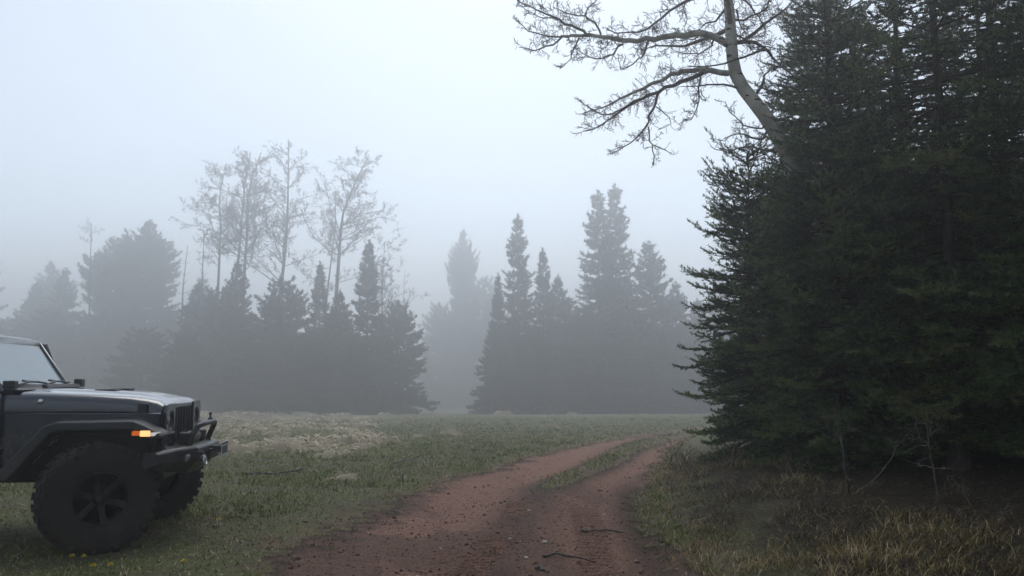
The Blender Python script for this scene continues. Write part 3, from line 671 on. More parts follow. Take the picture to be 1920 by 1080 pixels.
cx = rs.uniform(1.0, 7.5, 7000); cy_ = 4.6 + 11.5 * rs.random(len(cx)) ** 1.25; k, x, y = clumps(cx, cy_, 13, rs.uniform(.04, .16, len(cx))); tuft = np.repeat(rs.normal(0, .2, len(cx)), 13); tall = np.repeat(rs.uniform(.5, 1.35, len(cx)), 13); dR = x - np.interp(y, YR, XR)
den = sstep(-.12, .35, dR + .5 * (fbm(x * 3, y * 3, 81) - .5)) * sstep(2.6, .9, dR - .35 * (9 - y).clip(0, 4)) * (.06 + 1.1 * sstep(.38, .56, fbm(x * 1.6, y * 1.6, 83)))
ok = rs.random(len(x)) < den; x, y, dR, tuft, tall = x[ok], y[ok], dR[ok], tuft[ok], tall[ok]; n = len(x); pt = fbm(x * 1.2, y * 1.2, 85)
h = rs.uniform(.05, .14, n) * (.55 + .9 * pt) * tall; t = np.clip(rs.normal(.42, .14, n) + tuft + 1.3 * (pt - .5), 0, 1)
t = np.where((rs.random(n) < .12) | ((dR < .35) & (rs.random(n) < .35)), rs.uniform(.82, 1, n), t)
V, F, r = blades(x, y, h, rs.uniform(.003, .0055, n), np.clip(rs.normal(1.35, .2, n), .8, 1.55), t, rs, .15, True)
x = rs.uniform(1.0, 6.5, 40000); y = rs.uniform(4.6, 17, len(x)); dR = x - np.interp(y, YR, XR); ok = (dR > -.1) & (rs.random(len(x)) < .6); x, y = x[ok], y[ok]; n = len(x)
lit = blades(x, y, rs.uniform(.05, .2, n), rs.uniform(.004, .009, n), rs.uniform(1.2, 1.6, n), np.clip(rs.normal(.5, .28, n), 0, 1), rs)
V, F, r = cat((V, F, r), lit)
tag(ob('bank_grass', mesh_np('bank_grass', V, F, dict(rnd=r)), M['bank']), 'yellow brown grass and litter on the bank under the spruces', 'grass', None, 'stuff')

def tussock(x0, y0, rad, ht, n, rs):
    """low matted mound: a lumpy dome with dead blades draped down over it"""
    k = 10; a = np.arange(k) * 2 * PI / k; V = [[x0, y0, ht]]; ph = rs.uniform(0, 6, 3)
    def top(r, an): return ht * (1 - r ** 2.2) * (1 + .22 * np.sin(2 * an + ph[0]) * r + .12 * np.sin(5 * an + ph[1]))
    lump = lambda an: rad * (1 + .18 * np.sin(an * 2 + ph[1]) + .12 * np.sin(an * 3 + ph[2]))
    for r in (.4, .75, 1.05): V += [[x0 + lump(q) * r * math.cos(q), y0 + lump(q) * r * math.sin(q), float(top(r, q))] for q in a]
    V = np.array(V); V[:, 2] += H(V[:, 0], V[:, 1]) - .02; F = [[0, 1 + q, 1 + (q + 1) % k] for q in range(k)]
    for g in range(2):
        for q in range(k): o, p = 1 + g * k, 1 + (g + 1) * k; F += [[o + q, p + q, p + (q + 1) % k], [o + q, p + (q + 1) % k, o + (q + 1) % k]]
    dome = (V, np.array(F), np.full(len(V), .08))
    an = rs.uniform(0, 2 * PI, n); r = np.sqrt(rs.random(n)) * 1.0; x = x0 + lump(an) * r * np.cos(an); y = y0 + lump(an) * r * np.sin(an); z = H(x, y) - .01 + top(r, an)
    d = np.stack([np.cos(an + rs.normal(0, .6, n)), np.sin(an + rs.normal(0, .6, n)), np.zeros(n)], 1); up = np.array([0, 0, 1.]); L = rad * rs.uniform(.35, .75, n); sl = np.clip(2.2 * ht / rad * r ** 1.2, 0, 1.2)
    b = np.stack([x, y, z], 1); m = b + d * (L * .5)[:, None] + up * (L * (.22 - .3 * sl))[:, None]; tip = m + d * (L * .45)[:, None] + up * (L * (-.12 - .5 * sl))[:, None]
    fa = rs.uniform(0, PI, n); sv = np.stack([np.cos(fa), np.sin(fa), .3 * np.ones(n)], 1) * ((.004 + .0005 * y0) * rs.uniform(.7, 1.3, n))[:, None]
    V = np.stack([b - sv, b + sv, m + sv, m - sv, tip], 1).reshape(-1, 3); q = np.arange(n)[:, None] * 5
    return cat(dome, (V, np.concatenate([q + [0, 1, 2], q + [0, 2, 3], q + [3, 2, 4]]), np.repeat(np.clip(rs.normal(rs.uniform(.35, .6), .22, n), 0, 1), 5)))
parts = []
for q in range(1050):
    yy = 17.5 * (115 / 17.5) ** rs.random(); xx = rs.uniform(-.68, .12) * yy
    if rs.random() < float(straw_zone(np.array([xx]), np.array([yy]))[0]) * (1.0 if xx / yy < -.15 else .25):
        s = rs.uniform(.55, 1.3) * (1.5 if yy > 70 else 1); parts.append(tussock(xx, yy, .5 * s, .2 * s, int(52 * s), rs))
V, F, r = cat(*parts)
tag(ob('bunch_grass', mesh_np('bunch_grass', V, F, dict(rnd=r)), M['straw']), 'pale bleached bunch grass hummocks covering the meadow beyond the car', 'grass', None, 'stuff')
print('grass', ng, 'bunch', len(parts), len(F))
gt = 'pale tussocks standing alone in the green meadow'
for xx, yy, s, lab in ((-2.52, 12.4, .62, 'pale dry grass tussock nearest the road, alone in the green meadow'), (-2.3, 30.5, 1.2, 'dry tussock in the middle of the far meadow'),
                       (-3.2, 27.5, .7, 'small dry tussock near the middle of the far meadow'), (1.9, 38, 1.2, 'dry tussock in the far meadow below the slender spire'), (-1.9, 28.2, .6, 'smallest dry tussock in the far meadow')):
    V, F, r = tussock(0, 0, .36 * s, .17 * s, 120, rs); z0 = H(V[:, 0] * 0 , V[:, 0] * 0)
    V[:, 2] -= z0; V[:, :2] *= 1.0
    if yy > 20: V = V * np.array([1, 1, 1.0])
    o = ob('grass_tussock', mesh_np('grass_tussock', V, F, dict(rnd=r)), M['straw'], None, (xx, yy, Hs(xx, yy))); tag(o, lab, 'tussock', gt)

# loose clods and gravel on the road
OCT = np.array([[1, 0, 0], [-1, 0, 0], [0, 1, 0], [0, -1, 0], [0, 0, 1], [0, 0, -1.]]); OF = np.array([[0, 2, 4], [2, 1, 4], [1, 3, 4], [3, 0, 4], [2, 0, 5], [1, 2, 5], [3, 1, 5], [0, 3, 5]])
x, y = field(36000, 4.6, 18, 2.0, .45); ok = (rs.random(len(x)) < .9 * road_mask(x, y) + .08 * (x < 1)) & (rs.random(len(x)) < .25 + .9 * sstep(.42, .6, fbm(x * 2, y * 1.2, 87))); x, y = x[ok], y[ok]; n = len(x)
s = rs.lognormal(math.log(.006), .6, n).clip(.003, .032); P = np.stack([x, y, H(x, y) + s * .2], 1)
V = (P[:, None] + OCT[None] * s[:, None, None] * rs.uniform(.55, 1.2, (n, 6, 1)) * np.array([1, 1, .7])).reshape(-1, 3); F = (OF[None] + (np.arange(n) * 6)[:, None, None]).reshape(-1, 3)
tag(ob('gravel', mesh_np('gravel', V, F, dict(rnd=np.repeat(np.clip(rs.normal(.4, .25, n), 0, 1), 6))), M['clod']), 'loose red clods and grit scattered on the dirt road', 'gravel', None, 'stuff')
print('clods', n)

def stick(pts, r0, r1, label, rs, side=(), group=None, cat='stick', mat='deadwood', name='stick'):
    b = np.array([pts[0][0], pts[0][1], Hs(pts[0][0], pts[0][1])])
    P = smooth_line([(p[0], p[1], Hs(p[0], p[1]) + p[2]) for p in pts], 10) - b; P[1:-1] += rs.normal(0, r0 * .35, P[1:-1].shape)
    L = [(P, np.linspace(r0, r1, 10) * rs.uniform(.85, 1.15, 10))]
    for t, d, l in side:
        q = P[int(t * 9)]; d = unit(np.array(d, float)); L.append((np.array([q, q + d * l * .5 + rs.normal(0, .01, 3), q + d * l]), np.array([r0 * .5, r0 * .4, r0 * .2])))
    V, F, r = tubes(L, 6); o = ob(name, mesh_np(name, V, F, dict(rnd=r), True), M[mat], None, tuple(b)); return tag(o, label, cat, group)
gs = 'broken sticks lying about'
stick([(.70, 8.42, .015), (.85, 8.40, .02), (1.0, 8.36, .018), (1.12, 8.28, .012)], .013, .008, 'straight dead stick lying across the right wheel track', rs, (), gs)
stick([(.27, 7.05, .012), (.38, 7.18, .022), (.50, 7.17, .018), (.72, 7.12, .01)], .012, .006, 'bent stick on the muddy middle of the road, nearer than the straight one', rs, ((.4, (.5, -.4, .1), .07),), gs)
stick([(.19, 6.66, .012), (.24, 6.60, .016), (.29, 6.52, .01)], .016, .008, 'short broken wood chip at the bottom middle of the road', rs, (), gs)
stick([(-4.25, 13.0, .03), (-4.0, 13.02, .03), (-3.7, 13.0, .02)], .025, .016, 'grey fallen branch in the green meadow, left piece', rs, (), gs)
stick([(-3.75, 13.15, .03), (-3.6, 13.25, .05), (-3.45, 13.45, .07)], .02, .012, 'grey fallen branch in the green meadow, right piece pointing up', rs, (), gs)
stick([(-2.25, 15.4, .02), (-2.05, 15.8, .05), (-1.8, 16.2, .1)], .014, .008, 'thin slanted branch in the meadow behind the nearest tussock', rs, (), gs)
stick([(-1.72, 12.3, .25), (-1.66, 12.1, .12), (-1.6, 12.0, .02)], .007, .009, 'pale dry stalk leaning in the grass right of the nearest tussock', rs, (), gs)
gd = 'dead saplings in front of the dark stand'
def sapling(uv, Y, r, label, side=()):
    rr = np.random.default_rng(int(uv[0][0])); P = [at(u, v, Y + k * .02) for k, (u, v) in enumerate(uv)]; b = P[0].copy(); b[2] = Hs(b[0], b[1]) - .03; P[0] = b
    P = smooth_line(P, 12) - b; P[1:] += rr.normal(0, .008, P[1:].shape); L = [(P, np.linspace(r, r * .35, 12))]
    for q in range(9):
        k = rr.integers(3, 11); twigs(L, P[k], rr.normal(0, 1, 3) * [1, 1, .4] + [0, 0, .3], rr.uniform(.12, .45), r * .35, 1, rr, 5, .25, .03, dens=.8, minr=.002)
    e = empty('dead_sapling', tuple(b)); tag(e, label, 'sapling', gd)
    V, F, q = tubes(L[:1], 6); ob('stem', mesh_np('stem', V, F, dict(rnd=q), True), M['deadwood'], e)
    V, F, q = tubes(L[1:], 4); ob('twigs', mesh_np('twigs', V, F, dict(rnd=q)), M['deadwood'], e)['kind'] = 'stuff'
sapling([(1600, 975), (1590, 915), (1583, 870), (1575, 820), (1565, 770)], 8.6, .016, 'pale upright dead sapling in front of the dark spruces')
sapling([(1804, 1030), (1782, 985), (1762, 945), (1748, 880), (1738, 770)], 7.5, .014, 'leaning pale dead sapling right of the upright one')
sapling([(1880, 1040), (1876, 1010), (1874, 985), (1880, 930)], 7.2, .009, 'short dead stem near the lower right corner')
sapling([(1600, 950), (1650, 890), (1680, 840), (1720, 790)], 8.9, .011, 'thin dead sapling bending right behind the upright one')

# bare bushes on the bank
gb = 'bare brown bushes on the bank'
def shrub(x0, y0, ht, n, label, seed):
    rr = np.random.default_rng(seed); L = []; z0 = Hs(x0, y0) - .02; tw = []
    for q in range(n):
        a = rr.uniform(0, 6.28); twigs(L, (rr.normal(0, .08), rr.normal(0, .08), 0), (math.cos(a) * .6, math.sin(a) * .6, 1), ht * rr.uniform(.6, 1.1), .0055, 2, rr, 5, .2, .05, dens=.75, minr=.0018)
    V, F, r = tubes(L, 3); o = ob('bare_bush', mesh_np('bare_bush', V, F, dict(rnd=r)), M['litter'], None, (x0, y0, z0)); tag(o, label, 'bush', gb)
shrub(2.75, 12.9, .5, 10, 'bare brown bush at the road side, under the smallest spruce', 1)
shrub(3.1, 11.6, .45, 12, 'bare brown bush on the bank in front of the smallest spruce', 2)
shrub(2.55, 11.0, .35, 10, 'low bare bush closest to the right wheel track', 3)
shrub(3.55, 10.4, .4, 9, 'bare bush in the shade under the lighter green spruce', 4)
shrub(2.9, 14.6, .5, 9, 'farthest bare bush, beside the road bend', 5)
shrub(4.4, 8.2, .35, 8, 'bare bush between the two pale dead saplings', 6)

# stones and flowers
def stone(x, y, s, label, seed, col):
    rr = np.random.default_rng(seed); import bmesh
    bm = bmesh.new(); bmesh.ops.create_icosphere(bm, subdivisions=2, radius=1)
    ax = rr.uniform(.6, 1.2, 3) * [1, 1, .6]
    for v in bm.verts:
        c = v.co; k = 1 + .22 * math.sin(c.x * 3 + seed) * math.cos(c.y * 4 - seed) + rr.normal(0, .05); v.co = Vector((c.x * ax[0] * k, c.y * ax[1] * k, c.z * ax[2] * k)) * s
    me = bpy.data.meshes.new('stone'); bm.to_mesh(me); bm.free()
    tag(ob('stone', me, col, None, (x, y, Hs(x, y) + s * .25), (0, 0, rr.uniform(0, 6))), label, 'stone', 'stones on the road')
ms = simple('pale_stone', (.42, .38, .35), .85, nscale=25, bump=.4); mr = simple('red_stone', (.2, .12, .095), .9, nscale=25, bump=.4)
for k, (x, y, s, lab, mt) in enumerate(((.30, 7.62, .03, 'pale round stone in the muddy middle of the road', ms), (-.02, 7.85, .022, 'white pebble at the left edge of the muddy middle', ms), (.08, 7.65, .018, 'small white pebble beside the pale round stone', ms),
      (.20, 9.55, .022, 'pale pebble at the far end of the tread marks', ms), (1.05, 9.3, .024, 'buff stone behind the straight stick', ms), (1.06, 7.05, .028, 'red stone right of the bent stick', mr), (1.25, 11.6, .035, 'dark stone in the far right wheel track', mr),
      (-.66, 7.6, .016, 'white pebble on the left wheel track', ms), (-1.25, 8.1, .014, 'white pebble on the left edge of the road', ms), (.12, 7.05, .022, 'grey pebble left of the bent stick', ms), (-.75, 6.55, .02, 'pale pebble near the bottom of the left wheel track', ms))):
    stone(x, y, s, lab, k + 1, mt)
my = simple('flower_yellow', (.62, .48, .03), .6); mg = simple('flower_leaf', (.06, .1, .025), .6)
def flower(x, y, label, seed):
    rr = np.random.default_rng(seed); e = empty('dandelion', (x, y, Hs(x, y)), rr.uniform(0, 6)); tag(e, label, 'flower', 'yellow dandelions in the front grass')
    V, F, r = tubes([(np.array([[0, 0, 0], [.004, .002, .03], [.008, 0, .055]]), np.array([.0025, .0022, .0022]))], 5); ob('stem', mesh_np('stem', V, F), mg, e)
    a = rr.uniform(0, 6.28, 46); q = rr.uniform(.3, 1, 46); dr = np.stack([np.cos(a) * q, np.sin(a) * q, 1.1 - q], 1); c = np.array([.008, 0, .055]); sv = np.stack([-np.sin(a), np.cos(a), 0 * a], 1) * .004
    tip = c + unit(dr) * .024; V = np.stack([c + 0 * tip, tip - sv, tip + sv], 1).reshape(-1, 3); ob('petals', mesh_np('petals', V, np.arange(len(V)).reshape(-1, 3)), my, e)
    a = np.arange(7) * .9 + rr.normal(0, .2, 7); d = np.stack([np.cos(a), np.sin(a), 0 * a + .22], 1); sv = np.stack([-np.sin(a), np.cos(a), 0 * a], 1) * .009
    V = np.stack([0 * d, d * .05 - sv, d * .05 + sv, d * .085 * [1, 1, .5]], 1).reshape(-1, 3); k = np.arange(7)[:, None] * 4
    ob('leaves', mesh_np('leaves', V, np.concatenate([k + [0, 1, 2], k + [1, 3, 2]])), mg, e)
for k, (x, y, lab) in enumerate(((-3.52, 6.62, 'yellow dandelion in front of the near tyre, left one'), (-3.42, 6.60, 'yellow dandelion in front of the near tyre, right one'), (-3.2, 6.3, 'yellow dandelion at the bottom border, left of centre of the car'),
      (-3.08, 6.32, 'yellow dandelion at the bottom border beside the other'), (-2.58, 6.47, 'yellow dandelion in the grass patch nearest the road'), (-2.95, 8.25, 'yellow dandelion in the grass right of the far tyre'))): flower(x, y, lab, k)

# ---------------------------------------------------------------- the off-road car
paint = simple('navy_paint', (.006, .011, .030), .18, 0, .6, 1.0, nscale=3, namt=.3)
flare_m = simple('flare_plastic', (.018, .021, .026), .5, nscale=40, namt=.15)
black = simple('black_plastic', (.014, .014, .016), .5)
black_metal = simple('black_metal', (.018, .019, .022), .38, .3, nscale=15)
rubber = simple('dusty_rubber', (.020, .017, .015), .85, nscale=12, namt=.35, bump=.3)
rim_m = simple('dark_rim', (.008, .008, .008), .6, .1, nscale=20, namt=.4)
steel = simple('bright_steel', (.55, .55, .56), .3, .9)
chrome = simple('chrome', (.7, .7, .72), .15, 1)
dark_in = simple('dark_interior', (.012, .012, .013), .8)
lens = simple('lamp_lens', (.16, .17, .19), .08, 0, .7, .6)
def lit_lens(name, col, strength): return simple(name, tuple(c * .5 for c in col), .2, emis=col, estr=strength)
amber = lit_lens('amber_lens', (1, .20, .02), .28); amber_lit = lit_lens('amber_lit', (1, .50, .20), 1.05); white_lit = lit_lens('white_lens', (.72, .72, .70), .42)
plate_m = simple('plate', (.42, .44, .46), .5); ink = simple('plate_ink', (.05, .06, .09), .6)
gl, t_, b_ = newmat('window_glass'); b_.inputs['Base Color'].default_value = (.26, .35, .40, 1); b_.inputs['Roughness'].default_value = .06; b_.inputs['Specular IOR Level'].default_value = .9
b_.inputs['Alpha'].default_value = .82; b_.inputs['Coat Weight'].default_value = .5
def dust(m, z0, z1, amt, col=(.11, .075, .055)):
    """road dust and mud spatter, thicker low down"""
    t = m.node_tree; N, L = t.nodes.new, t.links.new; b = t.nodes['Principled BSDF']; g = N('ShaderNodeNewGeometry'); sp_ = N('ShaderNodeSeparateXYZ'); L(g.outputs['Position'], sp_.inputs[0])
    r = N('ShaderNodeMapRange'); r.inputs[1].default_value = z1; r.inputs[2].default_value = z0; r.inputs[3].default_value = .04; r.inputs[4].default_value = amt; L(sp_.outputs[2], r.inputs[0])
    n = N('ShaderNodeTexNoise'); n.inputs['Scale'].default_value = 7; n.inputs['Detail'].default_value = 9; n.inputs['Roughness'].default_value = .7; L(g.outputs['Position'], n.inputs['Vector'])
    r2 = N('ShaderNodeMapRange'); r2.inputs[1].default_value = .42; r2.inputs[2].default_value = .66; L(n.outputs['Fac'], r2.inputs[0])
    mu = N('ShaderNodeMath'); mu.operation = 'MULTIPLY'; L(r.outputs[0], mu.inputs[0]); L(r2.outputs[0], mu.inputs[1])
    mx = N('ShaderNodeMix'); mx.data_type = 'RGBA'; L(mu.outputs[0], mx.inputs[0]); mx.inputs[7].default_value = (*col, 1)
    if b.inputs['Base Color'].is_linked: L(b.inputs['Base Color'].links[0].from_socket, mx.inputs[6])
    else: mx.inputs[6].default_value = b.inputs['Base Color'].default_value
    L(mx.outputs[2], b.inputs['Base Color'])
    ro = N('ShaderNodeMapRange'); ro.inputs[3].default_value = b.inputs['Roughness'].default_value; ro.inputs[4].default_value = .9; L(mu.outputs[0], ro.inputs[0]); L(ro.outputs[0], b.inputs['Roughness'])
dust(paint, .6, 1.12, .8, (.13, .08, .055)); dust(flare_m, .6, 1.15, .7, (.12, .075, .052)); dust(rubber, .0, .7, .55, (.085, .06, .045)); dust(rim_m, .1, .6, .35); dust(black_metal, .5, 1.0, .4)
CAR = empty('off_road_car', (-3.77, 7.86, -.02), R_(8)); tag(CAR, 'dark navy off-road car with big mud tyres and a lit amber turn signal', 'car')

def bevel(o, w, seg=2):
    m = o.modifiers.new('bevel', 'BEVEL'); m.width = w; m.segments = seg; m.limit_method = 'ANGLE'; m.angle_limit = R_(35); return o
def pyobj(name, V, F, mat, parent, bw=0, smooth=False):
    me = bpy.data.meshes.new(name); me.from_pydata([tuple(map(float, v)) for v in V], [], F); me.update()
    if smooth:
        me.polygons.foreach_set('use_smooth', [True] * len(me.polygons))
    o = ob(name, me, mat, parent)
    if bw: bevel(o, bw)
    return o
def box(name, x0, x1, y0, y1, z0, z1, mat, parent, bw=.008):
    V = [(x, y, z) for z in (z0, z1) for y in (y0, y1) for x in (x0, x1)]
    return pyobj(name, V, [(0, 2, 3, 1), (4, 5, 7, 6), (0, 1, 5, 4), (2, 6, 7, 3), (0, 4, 6, 2), (1, 3, 7, 5)], mat, parent, bw)
def prism(name, prof, y0, y1, mat, parent, bw=.01, prof1=None):
    n = len(prof); p1 = prof1 or prof; V = [(x, y0, z) for x, z in prof] + [(x, y1, z) for x, z in p1]
    F = [tuple(range(n)), tuple(range(2 * n - 1, n - 1, -1))] + [(i, i + n, (i + 1) % n + n, (i + 1) % n) for i in range(n)]
    o = pyobj(name, V, F, mat, parent, bw)
    import bmesh
    bm = bmesh.new(); bm.from_mesh(o.data); bmesh.ops.recalc_face_normals(bm, faces=bm.faces); bm.to_mesh(o.data); bm.free(); return o
def loft(name, secs, mat, parent, closed=False, bw=0, caps=False):
    n, m = len(secs), len(secs[0]); V = [p for s in secs for p in s]; F = []
    for i in range(n - 1):
        for j in range(m if closed else m - 1): F.append((i * m + j, i * m + (j + 1) % m, (i + 1) * m + (j + 1) % m, (i + 1) * m + j))
    if caps: F += [tuple(range(m)), tuple((n - 1) * m + q for q in range(m - 1, -1, -1))]
    o = pyobj(name, V, F, mat, parent, bw, True)
    import bmesh
    bm = bmesh.new(); bm.from_mesh(o.data); bmesh.ops.recalc_face_normals(bm, faces=bm.faces); bm.to_mesh(o.data); bm.free(); return o
def tube(name, pts, r, mat, parent, sides=10, n=None):
    P = smooth_line(pts, n or len(pts) * 5) if n != 0 else np.array(pts, float)
    V, F, q = tubes([(P, np.full(len(P), r))], sides); return ob(name, mesh_np(name, V, F, None, True), mat, parent)
def lathe(name, prof, mat, parent, seg=48, loc=(0, 0, 0), rot=None, close=False):
    """profile (radius, y) turned round the y axis"""
    V, F = [], []; m = len(prof)
    for k in range(seg):
        a = 2 * PI * k / seg
        V += [(r * math.cos(a), y, r * math.sin(a)) for r, y in prof]
    for k in range(seg):
        for j in range(m - 1): F.append((k * m + j, k * m + j + 1, (k + 1) % seg * m + j + 1, (k + 1) % seg * m + j))
    o = pyobj(name, V, F, mat, parent, 0, True); o.location = loc
    if rot: o.rotation_euler = rot
    return o

# wheels (modelled facing -y, the outer side of the near wheels)
def make_tyre_mesh():
    prof = [(.225, .13), (.25, .152), (.33, .172), (.41, .172), (.448, .155), (.455, .12), (.457, .05), (.457, -.05), (.455, -.12), (.448, -.155), (.41, -.172), (.33, -.172), (.25, -.152), (.225, -.13)]
    seg = 64; V, F = [], []; m = len(prof)
    for k in range(seg):
        a = 2 * PI * k / seg; V += [(r * math.cos(a), y, r * math.sin(a)) for r, y in prof]
    for k in range(seg):
        for j in range(m - 1): F.append((k * m + j, k * m + j + 1, (k + 1) % seg * m + j + 1, (k + 1) % seg * m + j))
    rr = random.Random(3)
    def lug(a, da, y0, y1, r0, r1, sk):
        o = len(V)
        for (aa, y) in ((a - da, y0), (a + da, y0), (a + da + sk, y1), (a - da + sk, y1)):
            for r in (r0, r1): V.append((r * math.cos(aa), y, r * math.sin(aa)))
        for q in ((1, 3, 5, 7), (0, 1, 3, 2), (2, 3, 5, 4), (4, 5, 7, 6), (6, 7, 1, 0)): F.append(tuple(o + i for i in q))
    N = 30
    for k in range(N):
        a = 2 * PI * k / N
        for s in (-1, 1):
            b = a + (PI / N if s > 0 else 0); ext = .183 if k % 2 else .172
            lug(b, .062, s * .095, s * .165, .45, .476, .03 * s)
            o = len(V)                                            # shoulder lug running down the sidewall
            for (aa) in (b - .05, b + .05):
                for (r, y) in ((.472, s * .16), (.44, s * ext), (.405, s * .176), (.44, s * .15)): V.append((r * math.cos(aa), y, r * math.sin(aa)))
            for q in ((0, 1, 5, 4), (1, 2, 6, 5), (0, 3, 2, 1), (4, 5, 6, 7)): F.append(tuple(o + i for i in q))
            lug(b + .05, .055, s * .01, s * .08, .45, .474, -.07 * s)
    me = bpy.data.meshes.new('tyre'); me.from_pydata(V, [], F); me.update(); me.materials.append(rubber); return me
tyre_me = make_tyre_mesh()
def wheel(x, y, steer, label=None, side=-1, z=.468, rotx=None, spin=0.0):
    e = empty('wheel', (x, y, z), steer + (PI if side > 0 else 0)); e.parent = CAR
    if label: e['label'] = label
    ty = ob('tyre', tyre_me, rubber, e, None, (0, spin, 0))
    lathe('rim_back', [(0, .06), (.20, .06), (.225, .10)], dark_in, e, 32)
    rim = lathe('rim', [(.228, .12), (.232, .0), (.238, -.13), (.226, -.142), (.214, -.128), (.205, -.06), (.20, .10)], rim_m, e)
    lathe('brake_disc', [(.0, .02), (.16, .02), (.16, .0), (.0, .0)], dark_in, e, 24)
    for k in range(6):
        a = k * PI / 3 + spin + PI / 2; c, s = math.cos(a), math.sin(a); V = []
        for r, hw, y0 in ((.045, .034, -.085), (.13, .026, -.09), (.212, .034, -.115)):
            for d, yy in ((-hw, y0), (hw, y0), (hw, y0 + .035), (-hw, y0 + .035)): V.append((r * c - d * s, yy, r * s + d * c))
        F = [(0, 1, 2, 3), (8, 11, 10, 9)] + [(i * 4 + j, i * 4 + (j + 1) % 4, i * 4 + 4 + (j + 1) % 4, i * 4 + 4 + j) for i in range(2) for j in range(4)]
        pyobj('spoke', V, F, rim_m, e, .006)
    lathe('hub_cap', [(0, -.118), (.03, -.117), (.042, -.105), (.048, -.085), (.06, -.08)], rim_m, e, 24)
    for k in range(5):
        a = k * 2 * PI / 5 + .3; lathe('lug_nut', [(0, -.10), (.010, -.10), (.011, -.075)], black_metal, e, 6, (.064 * math.cos(a), 0, .064 * math.sin(a)))
    return e
ST = R_(31)
wheel(.07, -.80, ST, 'near front wheel with a chunky dusty mud tyre, turned away', -1, spin=.2); wheel(.07, .80, ST, None, 1, spin=.5)
wheel(-3.0, -.80, 0, None, -1, spin=.8); wheel(-3.0, .80, 0, None, 1)
tube('axle', [(0, -.7, .46), (0, .7, .46)], .045, black_metal, CAR, 8, 2); tube('axle', [(-3, -.7, .46), (-3, .7, .46)], .045, black_metal, CAR, 8, 2)
for s in (-1, 1): tube('shock_absorber', [(-.06, s * .52, .48), (-.02, s * .48, 1.0)], .032, black_metal, CAR, 8, 2)
tube('tie_rod', [(.16, -.62, .47), (.16, .62, .47)], .02, steel, CAR, 8, 2)
box('chassis', -3.55, .5, -.42, .42, .56, .74, black_metal, CAR, .02)
box('engine_bay', -.78, .44, -.66, .66, .74, 1.18, dark_in, CAR, .01)
# body tub and side panels
prism('body', [(-.76, .70), (-.76, 1.34), (-.80, 1.37), (-3.5, 1.37), (-3.56, 1.30), (-3.56, .78), (-3.48, .72), (-3.40, .72), (-3.33, .9), (-3.2, 1.02), (-2.8, 1.02), (-2.67, .9), (-2.58, .68)], -.765, .765, paint, CAR, .03)
for s in (-1, 1):
    prism('side_panel', [(-.78, .72), (-.78, 1.20), (.535, 1.185), (.535, 1.0), (.40, 1.06), (-.2, 1.06), (-.52, .74)], s * .66, s * .715, paint, CAR, .01)
    for x0, x1 in ((-1.80, -.84), (-2.62, -1.84)):
        d = prism('door', [(x0 + .02, .76), (x0, .80), (x0, 1.365), (x1, 1.365), (x1, .80), (x1 - .02, .76)], s * .764, s * .79, paint, CAR, .012)
        box('handle', x0 + .07, x0 + .22, min(s * .79, s * .82), max(s * .79, s * .82), 1.20, 1.235, black, d, .008)
        box('hinge', x1 - .09, x1 - .0, min(s * .788, s * .806), max(s * .788, s * .806), 1.24, 1.29, paint, d, .006)
        xa = x1 - .03 if x1 < -1 else x1 - .02; xt = xa if x1 < -1 else xa - .20
        wpane = prism('side_window', [(x0 + .05, 1.375), (x0 + .05, 1.80), (xt - .05, 1.80), (xa - .04, 1.375)], s * .745, s * .75, gl, CAR, 0, [(x0 + .05, 1.375), (x0 + .05, 1.80), (xt - .05, 1.80), (xa - .04, 1.375)])
        fr = [((x0 + .02, 1.36), (x0 + .02, 1.84)), ((x0 + .02, 1.83), (xt, 1.83)), ((xt, 1.84), (xa, 1.36))]
        for (ax, az), (bx, bz) in fr: tube('window_frame', [(ax, s * .745, az), (bx, s * .735, bz)], .026, paint, wpane, 6, 2)
    prism('rear_quarter', [(-3.52, 1.37), (-3.46, 1.84), (-2.68, 1.84), (-2.68, 1.37)], s * .70, s * .75, black, CAR, .01)
    tube('rock_slider', [(-.72, s * .80, .60), (-.95, s * .88, .555), (-2.4, s * .88, .555), (-2.6, s * .80, .60)], .036, black_metal, CAR, 10)
    mi = box('mirror', -1.22, -1.13, min(s * .93, s * 1.10), max(s * .93, s * 1.10), 1.40, 1.60, black, CAR, .03)
    tube('mirror_arm', [(-1.12, s * .78, 1.39), (-1.16, s * .95, 1.46)], .022, black, mi, 6, 2)
box('rocker', -2.6, -.74, -.745, .745, .62, .72, black, CAR, .015)
loft('roof', [[(x, y, z + dz) for y, z in ((-.74, 1.82), (-.735, 1.88), (-.68, 1.915), (-.4, 1.935), (0, 1.94), (.4, 1.935), (.68, 1.915), (.735, 1.88), (.74, 1.82))] for x, dz in ((-1.07, -.06), (-1.10, -.042), (-1.2, -.03), (-2.2, -.02), (-3.40, -.03), (-3.5, -.06))], simple('roof_paint', (.055, .06, .07), .3, 0, .5, .6), CAR, caps=True)
box('tailgate', -3.6, -3.57, -.7, .7, .8, 1.80, paint, CAR, .01)
sp = wheel(-3.78, 0, PI / 2 * 3, None, -1, z=1.15)
sp.name = 'spare_wheel'
